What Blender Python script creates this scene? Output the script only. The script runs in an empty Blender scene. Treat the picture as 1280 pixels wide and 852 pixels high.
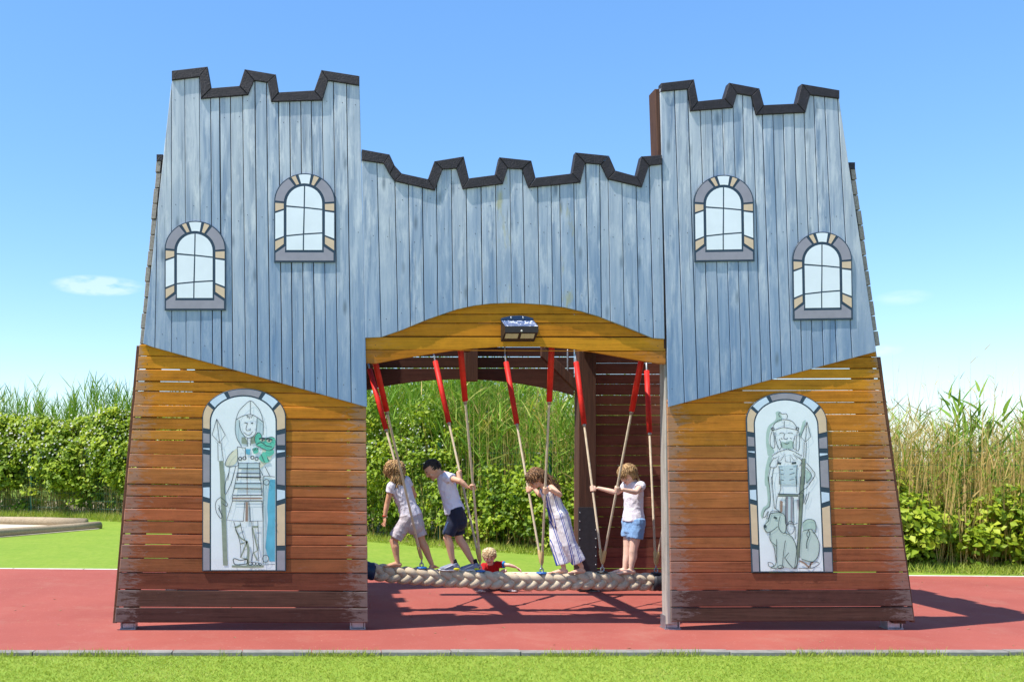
import bpy, bmesh, math, random
import numpy as np
from mathutils import Vector, Matrix, noise as mnoise
from mathutils.geometry import delaunay_2d_cdt
R = math.radians
random.seed(7)
rng = np.random.default_rng(7)
scene = bpy.context.scene
col = scene.collection

# ------------------------------------------------------------------ camera
CAMX, CAMY, CAMZ, F = -1.714, -9.0, 1.52, 1260.0      # F in pixels of the 1280 wide photograph
cam_d = bpy.data.cameras.new('camera'); cam = bpy.data.objects.new('camera', cam_d); col.objects.link(cam)
cam.location = (CAMX, CAMY, CAMZ); cam.rotation_euler = (R(90), 0, 0)
cam_d.sensor_width = 36; cam_d.lens = 36 * F / 1280
cam_d.shift_x = 240 / 1280; cam_d.shift_y = 149 / 1280
cam_d.clip_start = .05; cam_d.clip_end = 2000
scene.camera = cam
# ------------------------------------------------------------------ light
SUN_EL = R(61); TOSUN = Vector((-.955, -.295, 0)).normalized() * math.cos(SUN_EL); TOSUN.z = math.sin(SUN_EL)
sl = bpy.data.lights.new('sun', 'SUN'); sl.energy = 4.1; sl.angle = R(.53); sl.color = (1, .95, .86)
so = bpy.data.objects.new('sun', sl); col.objects.link(so); so.location = (-6, -3, 14)
so.rotation_euler = (-TOSUN).to_track_quat('-Z', 'Y').to_euler()
w = bpy.data.worlds.new('World'); scene.world = w; w.use_nodes = True
nt = w.node_tree; nt.nodes.clear()
sky = nt.nodes.new('ShaderNodeTexSky'); sky.sky_type = 'NISHITA'; sky.sun_disc = False
sky.sun_elevation = SUN_EL; sky.sun_rotation = math.atan2(TOSUN.x, TOSUN.y)
sky.altitude = 0; sky.air_density = 1.0; sky.dust_density = .4; sky.ozone_density = 2.2
hs = nt.nodes.new('ShaderNodeHueSaturation'); hs.inputs['Saturation'].default_value = 1.2; hs.inputs['Value'].default_value = 1.0
bg = nt.nodes.new('ShaderNodeBackground'); bg.inputs['Strength'].default_value = .15
wo = nt.nodes.new('ShaderNodeOutputWorld')
# thin fair-weather cloud wisps, three small ones low in the north and a few more round the horizon
tc = nt.nodes.new('ShaderNodeTexCoord')
def wmath(op, a, b=None, c=None):
    n = nt.nodes.new('ShaderNodeMath'); n.operation = op
    for i, v in enumerate((a, b, c)):
        if v is None: continue
        if isinstance(v, (int, float)): n.inputs[i].default_value = v
        else: nt.links.new(v, n.inputs[i])
    return n.outputs[0]
wn = nt.nodes.new('ShaderNodeTexNoise'); wn.inputs['Scale'].default_value = 55; wn.inputs['Detail'].default_value = 6
wmap = nt.nodes.new('ShaderNodeMapping'); wmap.inputs['Scale'].default_value = (1, 1, 3)
nt.links.new(tc.outputs['Generated'], wmap.inputs[0]); nt.links.new(wmap.outputs[0], wn.inputs['Vector'])
sep = nt.nodes.new('ShaderNodeSeparateXYZ'); nt.links.new(tc.outputs['Generated'], sep.inputs[0])
mask = None
for (px, py, sx, sy, k) in ((122, 357, 56, 13, 1.0), (1106, 437, 17, 7, .5), (1128, 372, 26, 9, .25), (-300, 400, 70, 12, .9), (1700, 380, 80, 13, .9)):
    d = Vector((px - 400, F, 575 - py)).normalized()
    ax = wmath('MULTIPLY', wmath('SUBTRACT', sep.outputs[0], d.x), F / sx)
    az = wmath('MULTIPLY', wmath('SUBTRACT', sep.outputs[2], d.z), F / sy)
    r2 = wmath('ADD', wmath('MULTIPLY', ax, ax), wmath('MULTIPLY', az, az))
    m = wmath('MULTIPLY', wmath('MAXIMUM', wmath('SUBTRACT', 1, r2), 0), k)
    m = wmath('MULTIPLY', m, wmath('GREATER_THAN', sep.outputs[1], 0))
    mask = m if mask is None else wmath('ADD', mask, m)
wr = nt.nodes.new('ShaderNodeMapRange'); wr.inputs['From Min'].default_value = .28; wr.inputs['From Max'].default_value = .72
nt.links.new(wn.outputs[0], wr.inputs[0])
mask = wmath('MULTIPLY', mask, wr.outputs[0]); mask = wmath('MINIMUM', mask, .34)
mx = nt.nodes.new('ShaderNodeMixRGB'); mx.inputs[2].default_value = (4.6, 4.9, 5.3, 1)
ev = nt.nodes.new('ShaderNodeMixRGB'); ev.inputs[0].default_value = .30; ev.inputs[2].default_value = (.62, 1.62, 3.8, 1)   # flat blue mixed into the sky colour to even out its gradient
nt.links.new(sky.outputs[0], hs.inputs['Color']); nt.links.new(hs.outputs[0], ev.inputs[1]); nt.links.new(ev.outputs[0], mx.inputs[1]); nt.links.new(mask, mx.inputs[0])
nt.links.new(mx.outputs[0], bg.inputs['Color']); nt.links.new(bg.outputs[0], wo.inputs['Surface'])
vs = scene.view_settings; vs.view_transform = 'Standard'; vs.look = 'None'; vs.exposure = .82; vs.gamma = 1.0
vs.use_curve_mapping = False
scene.cycles.max_bounces = 6; scene.cycles.transparent_max_bounces = 8

# ------------------------------------------------------------------ helpers
def P(px, py, y=0.0):
    """photo pixel -> point on the vertical plane at depth y"""
    k = (y - CAMY) / F
    return Vector((CAMX + (px - 400) * k, y, CAMZ - (py - 575) * k))
def GY(py):
    """depth of a ground point seen at photo row py"""
    return CAMZ * F / (py - 575) + CAMY
def G(px, py, z=0.0):
    y = GY(py); p = P(px, py, y); p.z = z; return p
def tag(o, label=None, cat=None, group=None, kind=None):
    for k, v in (('label', label), ('category', cat), ('group', group), ('kind', kind)):
        if v: o[k] = v
    return o
def empty(name, loc, label=None, cat=None, group=None):
    o = bpy.data.objects.new(name, None); o.location = loc; o.empty_display_size = .2; col.objects.link(o)
    return tag(o, label, cat, group)
def link(name, me, mat=None, parent=None, loc=None, smooth=False):
    o = bpy.data.objects.new(name, me); col.objects.link(o)
    if mat is not None and not me.materials: me.materials.append(mat)
    if loc is not None: o.location = loc
    if parent is not None:
        q = parent; off = Vector((0, 0, 0))
        while q is not None: off += q.location; q = q.parent
        o.parent = parent; o.location = o.location - off
    if smooth: me.polygons.foreach_set('use_smooth', [True] * len(me.polygons))
    return o
def bm_obj(name, bm, mat, parent=None, smooth=False, center=True):
    me = bpy.data.meshes.new(name)
    c = Vector((0, 0, 0))
    if center and len(bm.verts):
        lo = Vector([min(v.co[i] for v in bm.verts) for i in range(3)]); hi = Vector([max(v.co[i] for v in bm.verts) for i in range(3)])
        c = (lo + hi) / 2
        for v in bm.verts: v.co -= c
    bmesh.ops.recalc_face_normals(bm, faces=bm.faces)
    bm.to_mesh(me); bm.free()
    return link(name, me, mat, parent, c, smooth)
def add_prism(bm, poly, y0, y1, bevel=0.0):
    """poly: list of (x,z); extruded from y0 to y1"""
    a = [bm.verts.new((x, y0, z)) for x, z in poly]; b = [bm.verts.new((x, y1, z)) for x, z in poly]
    fs = [bm.faces.new(a), bm.faces.new(b[::-1])]
    n = len(poly)
    for i in range(n): fs.append(bm.faces.new((a[i], b[i], b[(i + 1) % n], a[(i + 1) % n])))
    if bevel:
        bmesh.ops.recalc_face_normals(bm, faces=fs)
        ed = set()
        for v in a:
            for e in v.link_edges:
                if e.verts[0] in a and e.verts[1] in a: ed.add(e)
        bmesh.ops.bevel(bm, geom=list(ed), offset=bevel, segments=1, affect='EDGES', clamp_overlap=True)
def add_box(bm, lo, hi, bevel=0):
    add_prism(bm, [(lo[0], lo[2]), (hi[0], lo[2]), (hi[0], hi[2]), (lo[0], hi[2])], lo[1], hi[1], bevel)
def frame_for(d, side=None):
    d = d.normalized()
    s = Vector(side) if side is not None else (Vector((0, 1, 0)) if abs(d.y) < .9 else Vector((1, 0, 0)))
    s = (s - d * s.dot(d)); s.normalize()
    return s, d.cross(s)
def add_loft(bm, pts, radii, n=10, side=None, round_caps=True):
    """tube along pts; radii float or (along side, across)"""
    pts = [Vector(p) for p in pts]; rr = [(r, r) if isinstance(r, (int, float)) else r for r in radii]
    P2, R2, D = [], [], []
    m = len(pts)
    tang = []
    for i in range(m):
        a = pts[max(0, i - 1)]; b = pts[min(m - 1, i + 1)]; t = (b - a)
        tang.append(t.normalized() if t.length > 1e-9 else Vector((0, 0, 1)))
    if round_caps:
        r = min(rr[0])
        for q in (80, 50, 25): P2.append(pts[0] - tang[0] * r * math.sin(R(q))); R2.append((rr[0][0] * math.cos(R(q)), rr[0][1] * math.cos(R(q)))); D.append(tang[0])
    for i in range(m): P2.append(pts[i]); R2.append(rr[i]); D.append(tang[i])
    if round_caps:
        r = min(rr[-1])
        for q in (25, 50, 80): P2.append(pts[-1] + tang[-1] * r * math.sin(R(q))); R2.append((rr[-1][0] * math.cos(R(q)), rr[-1][1] * math.cos(R(q)))); D.append(tang[-1])
    rings = []; s_prev = side
    for p, r, d in zip(P2, R2, D):
        s, u = frame_for(d, s_prev if side is None else side)
        if side is None: s_prev = s
        rings.append([bm.verts.new(p + s * (r[0] * math.cos(2 * math.pi * k / n)) + u * (r[1] * math.sin(2 * math.pi * k / n))) for k in range(n)])
    fs = []
    for A, B in zip(rings, rings[1:]):
        for k in range(n): fs.append(bm.faces.new((A[k], A[(k + 1) % n], B[(k + 1) % n], B[k])))
    fs.append(bm.faces.new(rings[0][::-1])); fs.append(bm.faces.new(rings[-1]))
    return fs
def add_ell(bm, c, axes, mat3=None, seg=14, rings=9):
    M = (mat3.to_4x4() if mat3 is not None else Matrix.Identity(4))
    M = Matrix.Translation(Vector(c)) @ M @ Matrix.Diagonal((axes[0], axes[1], axes[2], 1))
    bmesh.ops.create_uvsphere(bm, u_segments=seg, v_segments=rings, radius=1, matrix=M)
def np_mesh(name, verts, faces, mat, parent=None, smooth=False, cols=None, loc=None):
    """verts (n,3), faces (m,k) arrays -> mesh object; cols per-vertex value 0..1"""
    me = bpy.data.meshes.new(name)
    nv, nf, k = len(verts), len(faces), faces.shape[1]
    me.vertices.add(nv); me.vertices.foreach_set('co', np.ascontiguousarray(verts, dtype=np.float32).ravel())
    me.loops.add(nf * k); me.loops.foreach_set('vertex_index', np.ascontiguousarray(faces, dtype=np.int32).ravel())
    me.polygons.add(nf); me.polygons.foreach_set('loop_start', np.arange(0, nf * k, k, dtype=np.int32))
    if cols is not None:
        at = me.attributes.new('tone', 'FLOAT', 'POINT'); at.data.foreach_set('value', np.ascontiguousarray(cols, dtype=np.float32))
    me.update(calc_edges=True); me.validate()
    return link(name, me, mat, parent, loc, smooth)

# ------------------------------------------------------------------ materials
class NT:
    def __init__(s, name):
        s.m = bpy.data.materials.new(name); s.m.use_nodes = True; s.t = s.m.node_tree; s.b = s.t.nodes['Principled BSDF']
    def n(s, typ, **kw):
        x = s.t.nodes.new(typ)
        for k, v in kw.items(): setattr(x, k, v)
        return x
    def l(s, a, b): s.t.links.new(a, b)
    def val(s, sock, v):
        if isinstance(v, bpy.types.NodeSocket): s.l(v, sock)
        else: sock.default_value = v
    def math(s, op, a, b=0.0, c=None):
        x = s.n('ShaderNodeMath', operation=op); s.val(x.inputs[0], a); s.val(x.inputs[1], b)
        if c is not None: s.val(x.inputs[2], c)
        return x.outputs[0]
    def mix(s, f, a, b, mode='MIX'):
        x = s.n('ShaderNodeMixRGB', blend_type=mode); s.val(x.inputs[0], f)
        for i, v in ((1, a), (2, b)):
            s.val(x.inputs[i], (*v, 1) if isinstance(v, tuple) and len(v) == 3 else v)
        return x.outputs[0]
    def noise(s, vec, scale, detail=4, rough=.6, dist=0):
        x = s.n('ShaderNodeTexNoise'); s.val(x.inputs['Vector'], vec); x.inputs['Scale'].default_value = scale
        x.inputs['Detail'].default_value = detail; x.inputs['Roughness'].default_value = rough; x.inputs['Distortion'].default_value = dist
        return x.outputs[0]
    def rng(s, v, a, b, lo=0.0, hi=1.0):
        x = s.n('ShaderNodeMapRange'); s.val(x.inputs[0], v); x.inputs[1].default_value = a; x.inputs[2].default_value = b
        x.inputs[3].default_value = lo; x.inputs[4].default_value = hi; return x.outputs[0]
    def mapv(s, vec, scale, loc=None):
        x = s.n('ShaderNodeMapping'); s.val(x.inputs[0], vec); x.inputs['Scale'].default_value = scale
        if loc is not None: s.val(x.inputs['Location'], loc)
        return x.outputs[0]
    def coords(s, rand=True):
        t = s.n('ShaderNodeTexCoord').outputs['Object']
        if not rand: return t
        oi = s.n('ShaderNodeObjectInfo'); r = s.math('MULTIPLY', oi.outputs['Random'], 37.0)
        c = s.n('ShaderNodeCombineXYZ'); s.l(r, c.inputs[0]); s.l(r, c.inputs[1]); s.l(r, c.inputs[2])
        a = s.n('ShaderNodeVectorMath', operation='ADD'); s.l(t, a.inputs[0]); s.l(c.outputs[0], a.inputs[1])
        return a.outputs[0]
    def bump(s, h, strength, dist=.01):
        x = s.n('ShaderNodeBump'); x.inputs['Strength'].default_value = strength; x.inputs['Distance'].default_value = dist
        s.l(h, x.inputs['Height']); s.l(x.outputs[0], s.b.inputs['Normal'])
    def done(s, color=None, rough=.7, spec=.3, metal=0):
        if color is not None: s.val(s.b.inputs['Base Color'], (*color, 1) if isinstance(color, tuple) and len(color) == 3 else color)
        s.val(s.b.inputs['Roughness'], rough); s.b.inputs['Specular IOR Level'].default_value = spec; s.b.inputs['Metallic'].default_value = metal
        return s.m
def plain(name, c, rough=.6, var=.12, scale=14, bump=.1, spec=.3, metal=0, bdist=.004):
    m = NT(name); v = m.coords(); n = m.noise(v, scale, 5)
    d = tuple(max(0, x * (1 - var)) for x in c); e = tuple(min(1, x * (1 + var)) for x in c)
    if bump: m.bump(m.noise(v, scale * 5, 3), bump, bdist)
    return m.done(m.mix(m.rng(n, .3, .7), d, e), rough, spec, metal)

def mat_bluewood():
    m = NT('blue stained wood'); v = m.coords(); oi = m.n('ShaderNodeObjectInfo')
    g = m.mapv(v, (30, 30, 1.3)); n1 = m.noise(g, 1, 7, .68, .5)
    n2 = m.noise(m.mapv(v, (8, 8, .9)), 1, 4, .6); n3 = m.noise(m.mapv(v, (13, 13, 2.6)), 1, 6, .7)
    base = m.mix(m.rng(n2, .3, .7), (.24, .30, .375), (.51, .555, .595))
    base = m.mix(m.math('MULTIPLY', m.rng(n1, .46, .68), .88), base, (.105, .17, .27))
    base = m.mix(m.math('MULTIPLY', m.rng(n3, .50, .68), .8), base, (.66, .68, .68))
    # per plank shift between bluer and greyer
    r = oi.outputs['Random']
    base = m.mix(m.math('MULTIPLY', r, .42), base, (.60, .60, .57))
    base = m.mix(m.rng(m.math('FRACT', m.math('MULTIPLY', r, 7.31)), 0, 1, 0, .22), base, (.16, .29, .45))
    # lower ends have kept more of their stain
    geo = m.n('ShaderNodeNewGeometry'); sx = m.n('ShaderNodeSeparateXYZ'); m.l(geo.outputs['Position'], sx.inputs[0])
    hgt = m.math('ADD', sx.outputs[2], m.math('MULTIPLY', n3, 1.2))
    base = m.mix(m.rng(hgt, 2.5, 4.7, .80, 0), base, (.125, .22, .37))
    # knots
    vo = m.n('ShaderNodeTexVoronoi'); m.l(m.mapv(v, (7, 1, 2.0)), vo.inputs['Vector']); vo.inputs['Scale'].default_value = 1.0
    kn = m.rng(vo.outputs['Distance'], .05, .17, 1, 0)
    base = m.mix(m.math('MULTIPLY', kn, .75), base, (.12, .16, .2))
    # lichen on a few planks
    li = m.math('MULTIPLY', m.math('GREATER_THAN', m.math('FRACT', m.math('MULTIPLY', r, 3.77)), .88), m.rng(m.noise(m.mapv(v, (14, 14, 4)), 1, 5), .54, .68, 0, .6))
    base = m.mix(li, base, (.36, .33, .12))
    ck = m.rng(m.noise(m.mapv(v, (90, 90, 1.3)), 1, 3, .5, .6), .66, .7)
    base = m.mix(m.math('MULTIPLY', ck, .5), base, (.07, .09, .12))
    m.bump(m.math('SUBTRACT', n1, m.math('MULTIPLY', ck, .8)), .35, .003)
    return m.done(base, .78, .2)
def mat_board(name='stained board', k=1.0):
    """colour from the object's own colour; grain along x, worn grey at the ends"""
    m = NT(name); v = m.coords(); oi = m.n('ShaderNodeObjectInfo')
    n1 = m.noise(m.mapv(v, (1.6, 30, 42)), 1, 7, .68, .5); n2 = m.noise(m.mapv(v, (.9, 6, 9)), 1, 4); n3 = m.noise(v, 9, 6, .7)
    c = oi.outputs['Color']
    st_ = m.noise(m.mapv(v, (2.2, 9, 12)), 1, 6, .75); base = m.mix(m.rng(n2, .3, .7, .0, .55), m.mix(m.rng(st_, .4, .68, 0, .6), c, m.mix(1, c, (1.35, 1.2, 1.3), 'MULTIPLY')), m.mix(1, c, (.45, .40, .38), 'MULTIPLY'))
    base = m.mix(m.rng(n1, .48, .72, 0, .75), base, m.mix(1, c, (.35, .3, .3), 'MULTIPLY'))
    base = m.mix(m.rng(n3, .3, .6, .28, 0), base, m.mix(1, c, (1.5, 1.35, 1.25), 'MULTIPLY'))
    gen = m.n('ShaderNodeTexCoord').outputs['Generated']; sx = m.n('ShaderNodeSeparateXYZ'); m.l(gen, sx.inputs[0])
    e = m.math('ABSOLUTE', m.math('SUBTRACT', sx.outputs[0], .5))
    n4 = m.noise(m.mapv(v, (9, 30, 34)), 1, 7, .78, .6); wear = m.rng(m.math('ADD', m.math('MULTIPLY', m.rng(e, .34, .5), .32), n4), .66, .80)
    scr = m.math('MULTIPLY', m.rng(m.noise(m.mapv(v, (3, 20, 26)), 1, 6, .75, 1.0), .60, .72), .5)
    wear = m.math('MULTIPLY', m.math('MINIMUM', m.math('ADD', wear, scr), .8), .48)
    wear = m.math('MULTIPLY', wear, oi.outputs['Alpha'])
    base = m.mix(wear, base, (.30, .25, .23))
    m.bump(n1, .5, .004)
    return m.done(base, .75, .12)
def mat_greywood(name, a, b, axis=2):
    m = NT(name); v = m.coords(); s = [55, 55, 55]; s[axis] = 2
    n1 = m.noise(m.mapv(v, tuple(s)), 1, 5, .62, .4); n3 = m.noise(v, 6, 5)
    c = m.mix(m.rng(n1, .35, .68), a, b); c = m.mix(m.rng(n3, .55, .8, 0, .5), c, tuple(x * .5 for x in b))
    m.bump(n1, .4, .003); return m.done(c, .8, .2)
def mat_rubber():
    m = NT('red rubber granulate'); v = m.coords(False)
    n1 = m.noise(v, .7, 5); n2 = m.noise(v, 160, 2, .6); n3 = m.noise(v, 6, 4)
    c = m.mix(m.rng(n1, .3, .7), (.30, .077, .059), (.375, .102, .076)); c = m.mix(m.rng(n3, .5, .8, 0, .35), c, (.37, .12, .10))
    c = m.mix(m.rng(n2, .45, .75, 0, .5), c, (.21, .042, .038)); c = m.mix(m.rng(n2, .22, .38, .6, 0), c, (.46, .17, .14))
    dirt = m.rng(m.noise(v, 1.3, 8, .75), .52, .75, 0, .55); c = m.mix(dirt, c, (.37, .17, .125)); c = m.mix(m.rng(m.noise(v, 38, 2, .5), .68, .74, 0, .6), c, (.50, .24, .19))
    m.bump(n2, .5, .004); return m.done(c, .9, .15)
def mat_lawn():
    m = NT('lawn ground'); v = m.coords(False)
    n1 = m.noise(v, .5, 5); n2 = m.noise(v, 60, 3, .7); n3 = m.noise(v, 3, 4)
    c = m.mix(m.rng(n1, .3, .7), (.185, .285, .038), (.245, .33, .045)); c = m.mix(m.rng(n3, .45, .75, 0, .5), c, (.29, .345, .065)); c = m.mix(m.rng(m.noise(m.mapv(v, (1, .35, 1)), 11, 5, .75), .42, .7, 0, .55), c, (.13, .225, .028))
    c = m.mix(m.rng(n2, .5, .8, 0, .45), c, (.14, .25, .02))
    m.bump(n2, .5, .015); return m.done(c, .9, .08)
def mat_tone(name, stops, rough=.6, trans=.35, spec=.25):
    """foliage: per-vertex 'tone' picks the colour; thin leaves let light through"""
    m = NT(name); at = m.n('ShaderNodeAttribute', attribute_name='tone')
    cr = m.n('ShaderNodeValToRGB'); el = cr.color_ramp.elements
    while len(el) < len(stops): el.new(.5)
    for e, (p, c) in zip(el, stops): e.position = p; e.color = (*c, 1)
    m.l(at.outputs['Fac'], cr.inputs[0]); m.done(cr.outputs[0], rough, spec)
    if trans:
        tr = m.n('ShaderNodeBsdfTranslucent'); m.l(m.mix(1, cr.outputs[0], (1.25, 1.2, .6), 'MULTIPLY'), tr.inputs[0])
        ms = m.n('ShaderNodeMixShader'); ms.inputs[0].default_value = trans
        out = m.t.nodes['Material Output']; m.l(m.b.outputs[0], ms.inputs[1]); m.l(tr.outputs[0], ms.inputs[2]); m.l(ms.outputs[0], out.inputs['Surface'])
    return m.m
def mat_cloth(name, c, var=.08, stripes=None):
    m = NT(name); v = m.coords(False); n = m.noise(v, 9, 4); f = m.noise(v, 26, 3, .6, .8)
    d = tuple(x * (1 - var) for x in c)
    m.bump(f, .35, .02)
    m.b.inputs['Sheen Weight'].default_value = .15
    return m.done(m.mix(m.rng(n, .3, .7), d, c), .85, .15)
def mat_skin(name, c):
    m = NT(name); v = m.coords(False); n = m.noise(v, 12, 4)
    m.b.inputs['Subsurface Weight'].default_value = .12; m.b.inputs['Subsurface Radius'].default_value = (.02, .008, .004); m.b.inputs['Subsurface Scale'].default_value = .4
    return m.done(m.mix(m.rng(n, .3, .7), tuple(x * .9 for x in c), tuple(min(1, x * 1.08) for x in c)), .5, .35)
def mat_hair(name, a, b):
    m = NT(name); at = m.n('ShaderNodeAttribute', attribute_name='tone'); return m.done(m.mix(at.outputs['Fac'], a, b), .5, .35)

M = dict(
    blue=mat_bluewood(), board=mat_board(), rubber=mat_rubber(), lawn=mat_lawn(),
    grey=mat_greywood('weathered grey timber', (.42, .38, .33), (.24, .215, .19)), brownpost=mat_greywood('brown timber', (.105, .05, .032), (.055, .028, .02)),
    log=mat_greywood('peeled log', (.46, .36, .24), (.30, .22, .14), 0), greyend=mat_greywood('grey board', (.36, .32, .27), (.22, .19, .16), 1),
    felt=plain('bitumen felt', (.020, .017, .021), .6, .35, 18, .7, .35, bdist=.012),
    steel=plain('galvanised steel', (.36, .38, .41), .45, .2, 20, .1, .5, .8), darksteel=plain('dark fitting', (.03, .03, .035), .5, .2, 20, .1, .4),
    kerb=plain('grey kerb plastic', (.24, .225, .20), .85, .25, 9, .5), edging=plain('pale edging', (.62, .58, .52), .8, .12, 9, .3),
    rope=None, redsleeve=plain('red sleeve', (.58, .02, .014), .55, .25, 14, .3, .3),
    line=plain('dark blue print', (.022, .045, .07), .45, .1, 20, 0, .4), pane=plain('white print', (.74, .775, .79), .4, .04, 6, 0, .4),
    mauve=plain('mauve print', (.285, .265, .295), .45, .08, 12, 0, .4), peach=plain('peach print', (.64, .47, .31), .45, .06, 12, 0, .4),
    ice=plain('ice print', (.56, .66, .76), .45, .06, 12, 0, .4),
    ink=plain('ink', (.05, .075, .085), .5, .1, 20, 0), olive=plain('olive print', (.25, .29, .22), .5, .12, 20, 0), halo=plain('pale green print', (.40, .52, .46), .5, .12, 10, 0),
    frog=plain('frog green print', (.12, .50, .36), .5, .15, 12, 0), teal=plain('teal print', (.11, .40, .54), .5, .15, 8, 0), cream=plain('cream print', (.66, .64, .50), .5, .08, 10, 0),
    brownink=plain('brown print', (.30, .2, .15), .5, .1, 20, 0), shade=plain('shaded white print', (.50, .60, .63), .45, .05, 8, 0), dogcol=plain('dog print', (.49, .58, .53), .5, .06, 8, 0),
    sand=plain('sand', (.62, .54, .40), .95, .1, 8, .6), soil=plain('dry soil', (.33, .26, .15), .95, .25, 4, .6), green=plain('green wire', (.025, .10, .06), .45, .1, 12, 0),
    bluedisc=plain('blue fitting', (.02, .13, .42), .4, .1, 20, 0, .5), ferrule=plain('ferrule tan', (.50, .36, .16), .55, .15, 20, .1),
)
def mat_rope():
    m = NT('beige rope'); v = m.coords(False); n = m.noise(v, 14, 5); wv = m.n('ShaderNodeTexWave'); wv.inputs['Scale'].default_value = 55; wv.inputs['Distortion'].default_value = 2.0
    m.l(m.mapv(v, (1, .3, 1)), wv.inputs[0])
    c = m.mix(m.rng(n, .3, .7), (.53, .425, .30), (.70, .585, .435)); c = m.mix(m.math('MULTIPLY', wv.outputs['Fac'], .25), c, (.30, .22, .15))
    m.bump(m.math('ADD', wv.outputs['Fac'], m.noise(v, 90, 4, .7)), .4, .004); return m.done(c, .9, .12)
M['rope'] = mat_rope()
# ------------------------------------------------------------------ ground
def sheet(name, pts, z, mat, label, kind='structure'):
    bm = bmesh.new(); bm.faces.new([bm.verts.new((x, y, z)) for x, y in pts])
    o = bm_obj(name, bm, mat, center=False); o.data.materials[0] = mat
    return tag(o, label, 'ground', kind=kind)
sheet('lawn', [(-700, -300), (700, -300), (700, 900), (-700, 900)], 0, M['lawn'], 'short bright green lawn around the castle')
sheet('bounce_ground', [(-60, -60), (60, -60), (60, -6.2), (-60, -6.2)], .004, plain('pale bounce ground', (.50, .48, .45), .9, .1, 3, .3), 'unseen pale ground added to bounce light onto the castle')  # added out of view to bounce neutral light onto the castle front
YK = GY(816.5)                                             # back of the front kerb
yl, yr = GY(711.5), GY(721)
xl, xr = -14.0, 14.0
def yback(x): return yl + (yr - yl) * (x + 5.4) / 12.7
sheet('rubber_surface', [(xl, YK), (xr, YK), (xr, yback(xr)), (xl, yback(xl))], .006, M['rubber'], 'red rubber play surface under the castle')
nd = 260; dv, df = [], []
for i in range(nd):
    x, y, a, s_ = random.uniform(-9, 9), random.uniform(YK + .05, 4.2), random.uniform(0, 6.28), random.uniform(.006, .022)
    o_ = len(dv); dv += [(x + s_ * math.cos(a), y + s_ * math.sin(a), .009), (x - .35 * s_ * math.sin(a), y + .35 * s_ * math.cos(a), .013), (x - s_ * math.cos(a), y - s_ * math.sin(a), .008), (x + .35 * s_ * math.sin(a), y - .35 * s_ * math.cos(a), .012)]; df.append((o_, o_ + 1, o_ + 2, o_ + 3))
tag(np_mesh('leaf_litter', np.array(dv), np.array(df), plain('dry leaf bits', (.30, .24, .12), .9, .3, 20, 0)), 'tiny dry leaf bits scattered on the red surface', 'litter', kind='stuff')
kerb = empty('kerb', (0, YK - .05, 0)); tag(kerb, 'low grey kerb between the red surface and the front lawn', 'kerb', kind='structure')
bm = bmesh.new(); add_box(bm, (-.268, -.045, -.05), (.268, .045, .034), .006); me_k = bpy.data.meshes.new('kerb_stone'); bmesh.ops.recalc_face_normals(bm, faces=bm.faces); bm.to_mesh(me_k); bm.free()
for i in range(48):
    o = link('kerb_stone', me_k, M['kerb'], kerb, Vector((-12.9 + .5425 * i, YK - .05 + random.uniform(-.004, .004), random.uniform(-.004, .004))))
edge = empty('mat_edging', (0, yback(0), 0)); tag(edge, 'thin pale edging along the back of the red surface', 'edging', kind='structure')
sl_ = (yr - yl) / 12.7
bm = bmesh.new(); add_box(bm, (-.495, -.03, -.03), (.495, .03, .012), .003); me_e = bpy.data.meshes.new('edging_strip'); bmesh.ops.recalc_face_normals(bm, faces=bm.faces); bm.to_mesh(me_e); bm.free()
for i in range(28):
    x = -13.5 + i; o = link('edging_strip', me_e, M['edging'], edge, Vector((x, yback(x) + .03, 0))); o.rotation_euler.z = math.atan(sl_)
# hedge base line in plan (x, y)
HL = [(13, 3.9), (9.0, 4.7), (6.4, 5.35), (4.0, 6.6), (2.3, 7.7), (.9, 8.9), (-.6, 10.7), (-3.5, 13.9), (-6.7, 17.2), (-9.3, 18.6), (-14, 20.6), (-22, 23)]
HLx = np.array([p[0] for p in HL][::-1]); HLy = np.array([p[1] for p in HL][::-1])
def hedge_y(x): return np.interp(x, HLx, HLy)
hx = np.linspace(-22, 13, 60)
# dry verge and hedge soil
pts = [(x, float(hedge_y(x)) - .55 - .25 * math.sin(x * 1.7) * (x < -4)) for x in hx] + [(x, float(hedge_y(x)) + 9) for x in hx[::-1]]
sheet('hedge_soil', pts, .004, M['soil'], 'dry soil under the hedge')
# sand pit at the left
c0, c1, c2 = G(125, 661), G(-330, 700), G(-330, 640)
sheet('sand', [(c0.x, c0.y), (c1.x, c1.y), (G(-330, 648).x, G(-330, 648).y), (G(60, 652).x, G(60, 652).y)], .012, M['sand'], 'pale sand filling the sand pit')
def log(p, q, r, label):
    bm = bmesh.new(); d = (q - p); n = 9
    add_loft(bm, [p + d * (i / n) + Vector((0, 0, random.uniform(-.012, .012))) for i in range(n + 1)], [r * random.uniform(.94, 1.05) for _ in range(n + 1)], 12, round_caps=False)
    o = bm_obj('sand_pit_log', bm, M['log'], None, True); return tag(o, label, 'log', 'logs round the sand pit')
log(G(124, 660, .07) , G(-330, 699, .07), .095, 'long round log along the lawn side of the sand pit')
log(G(108, 657.5, .08), G(-330, 647.5, .08), .10, 'round log along the hedge side of the sand pit')

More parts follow.
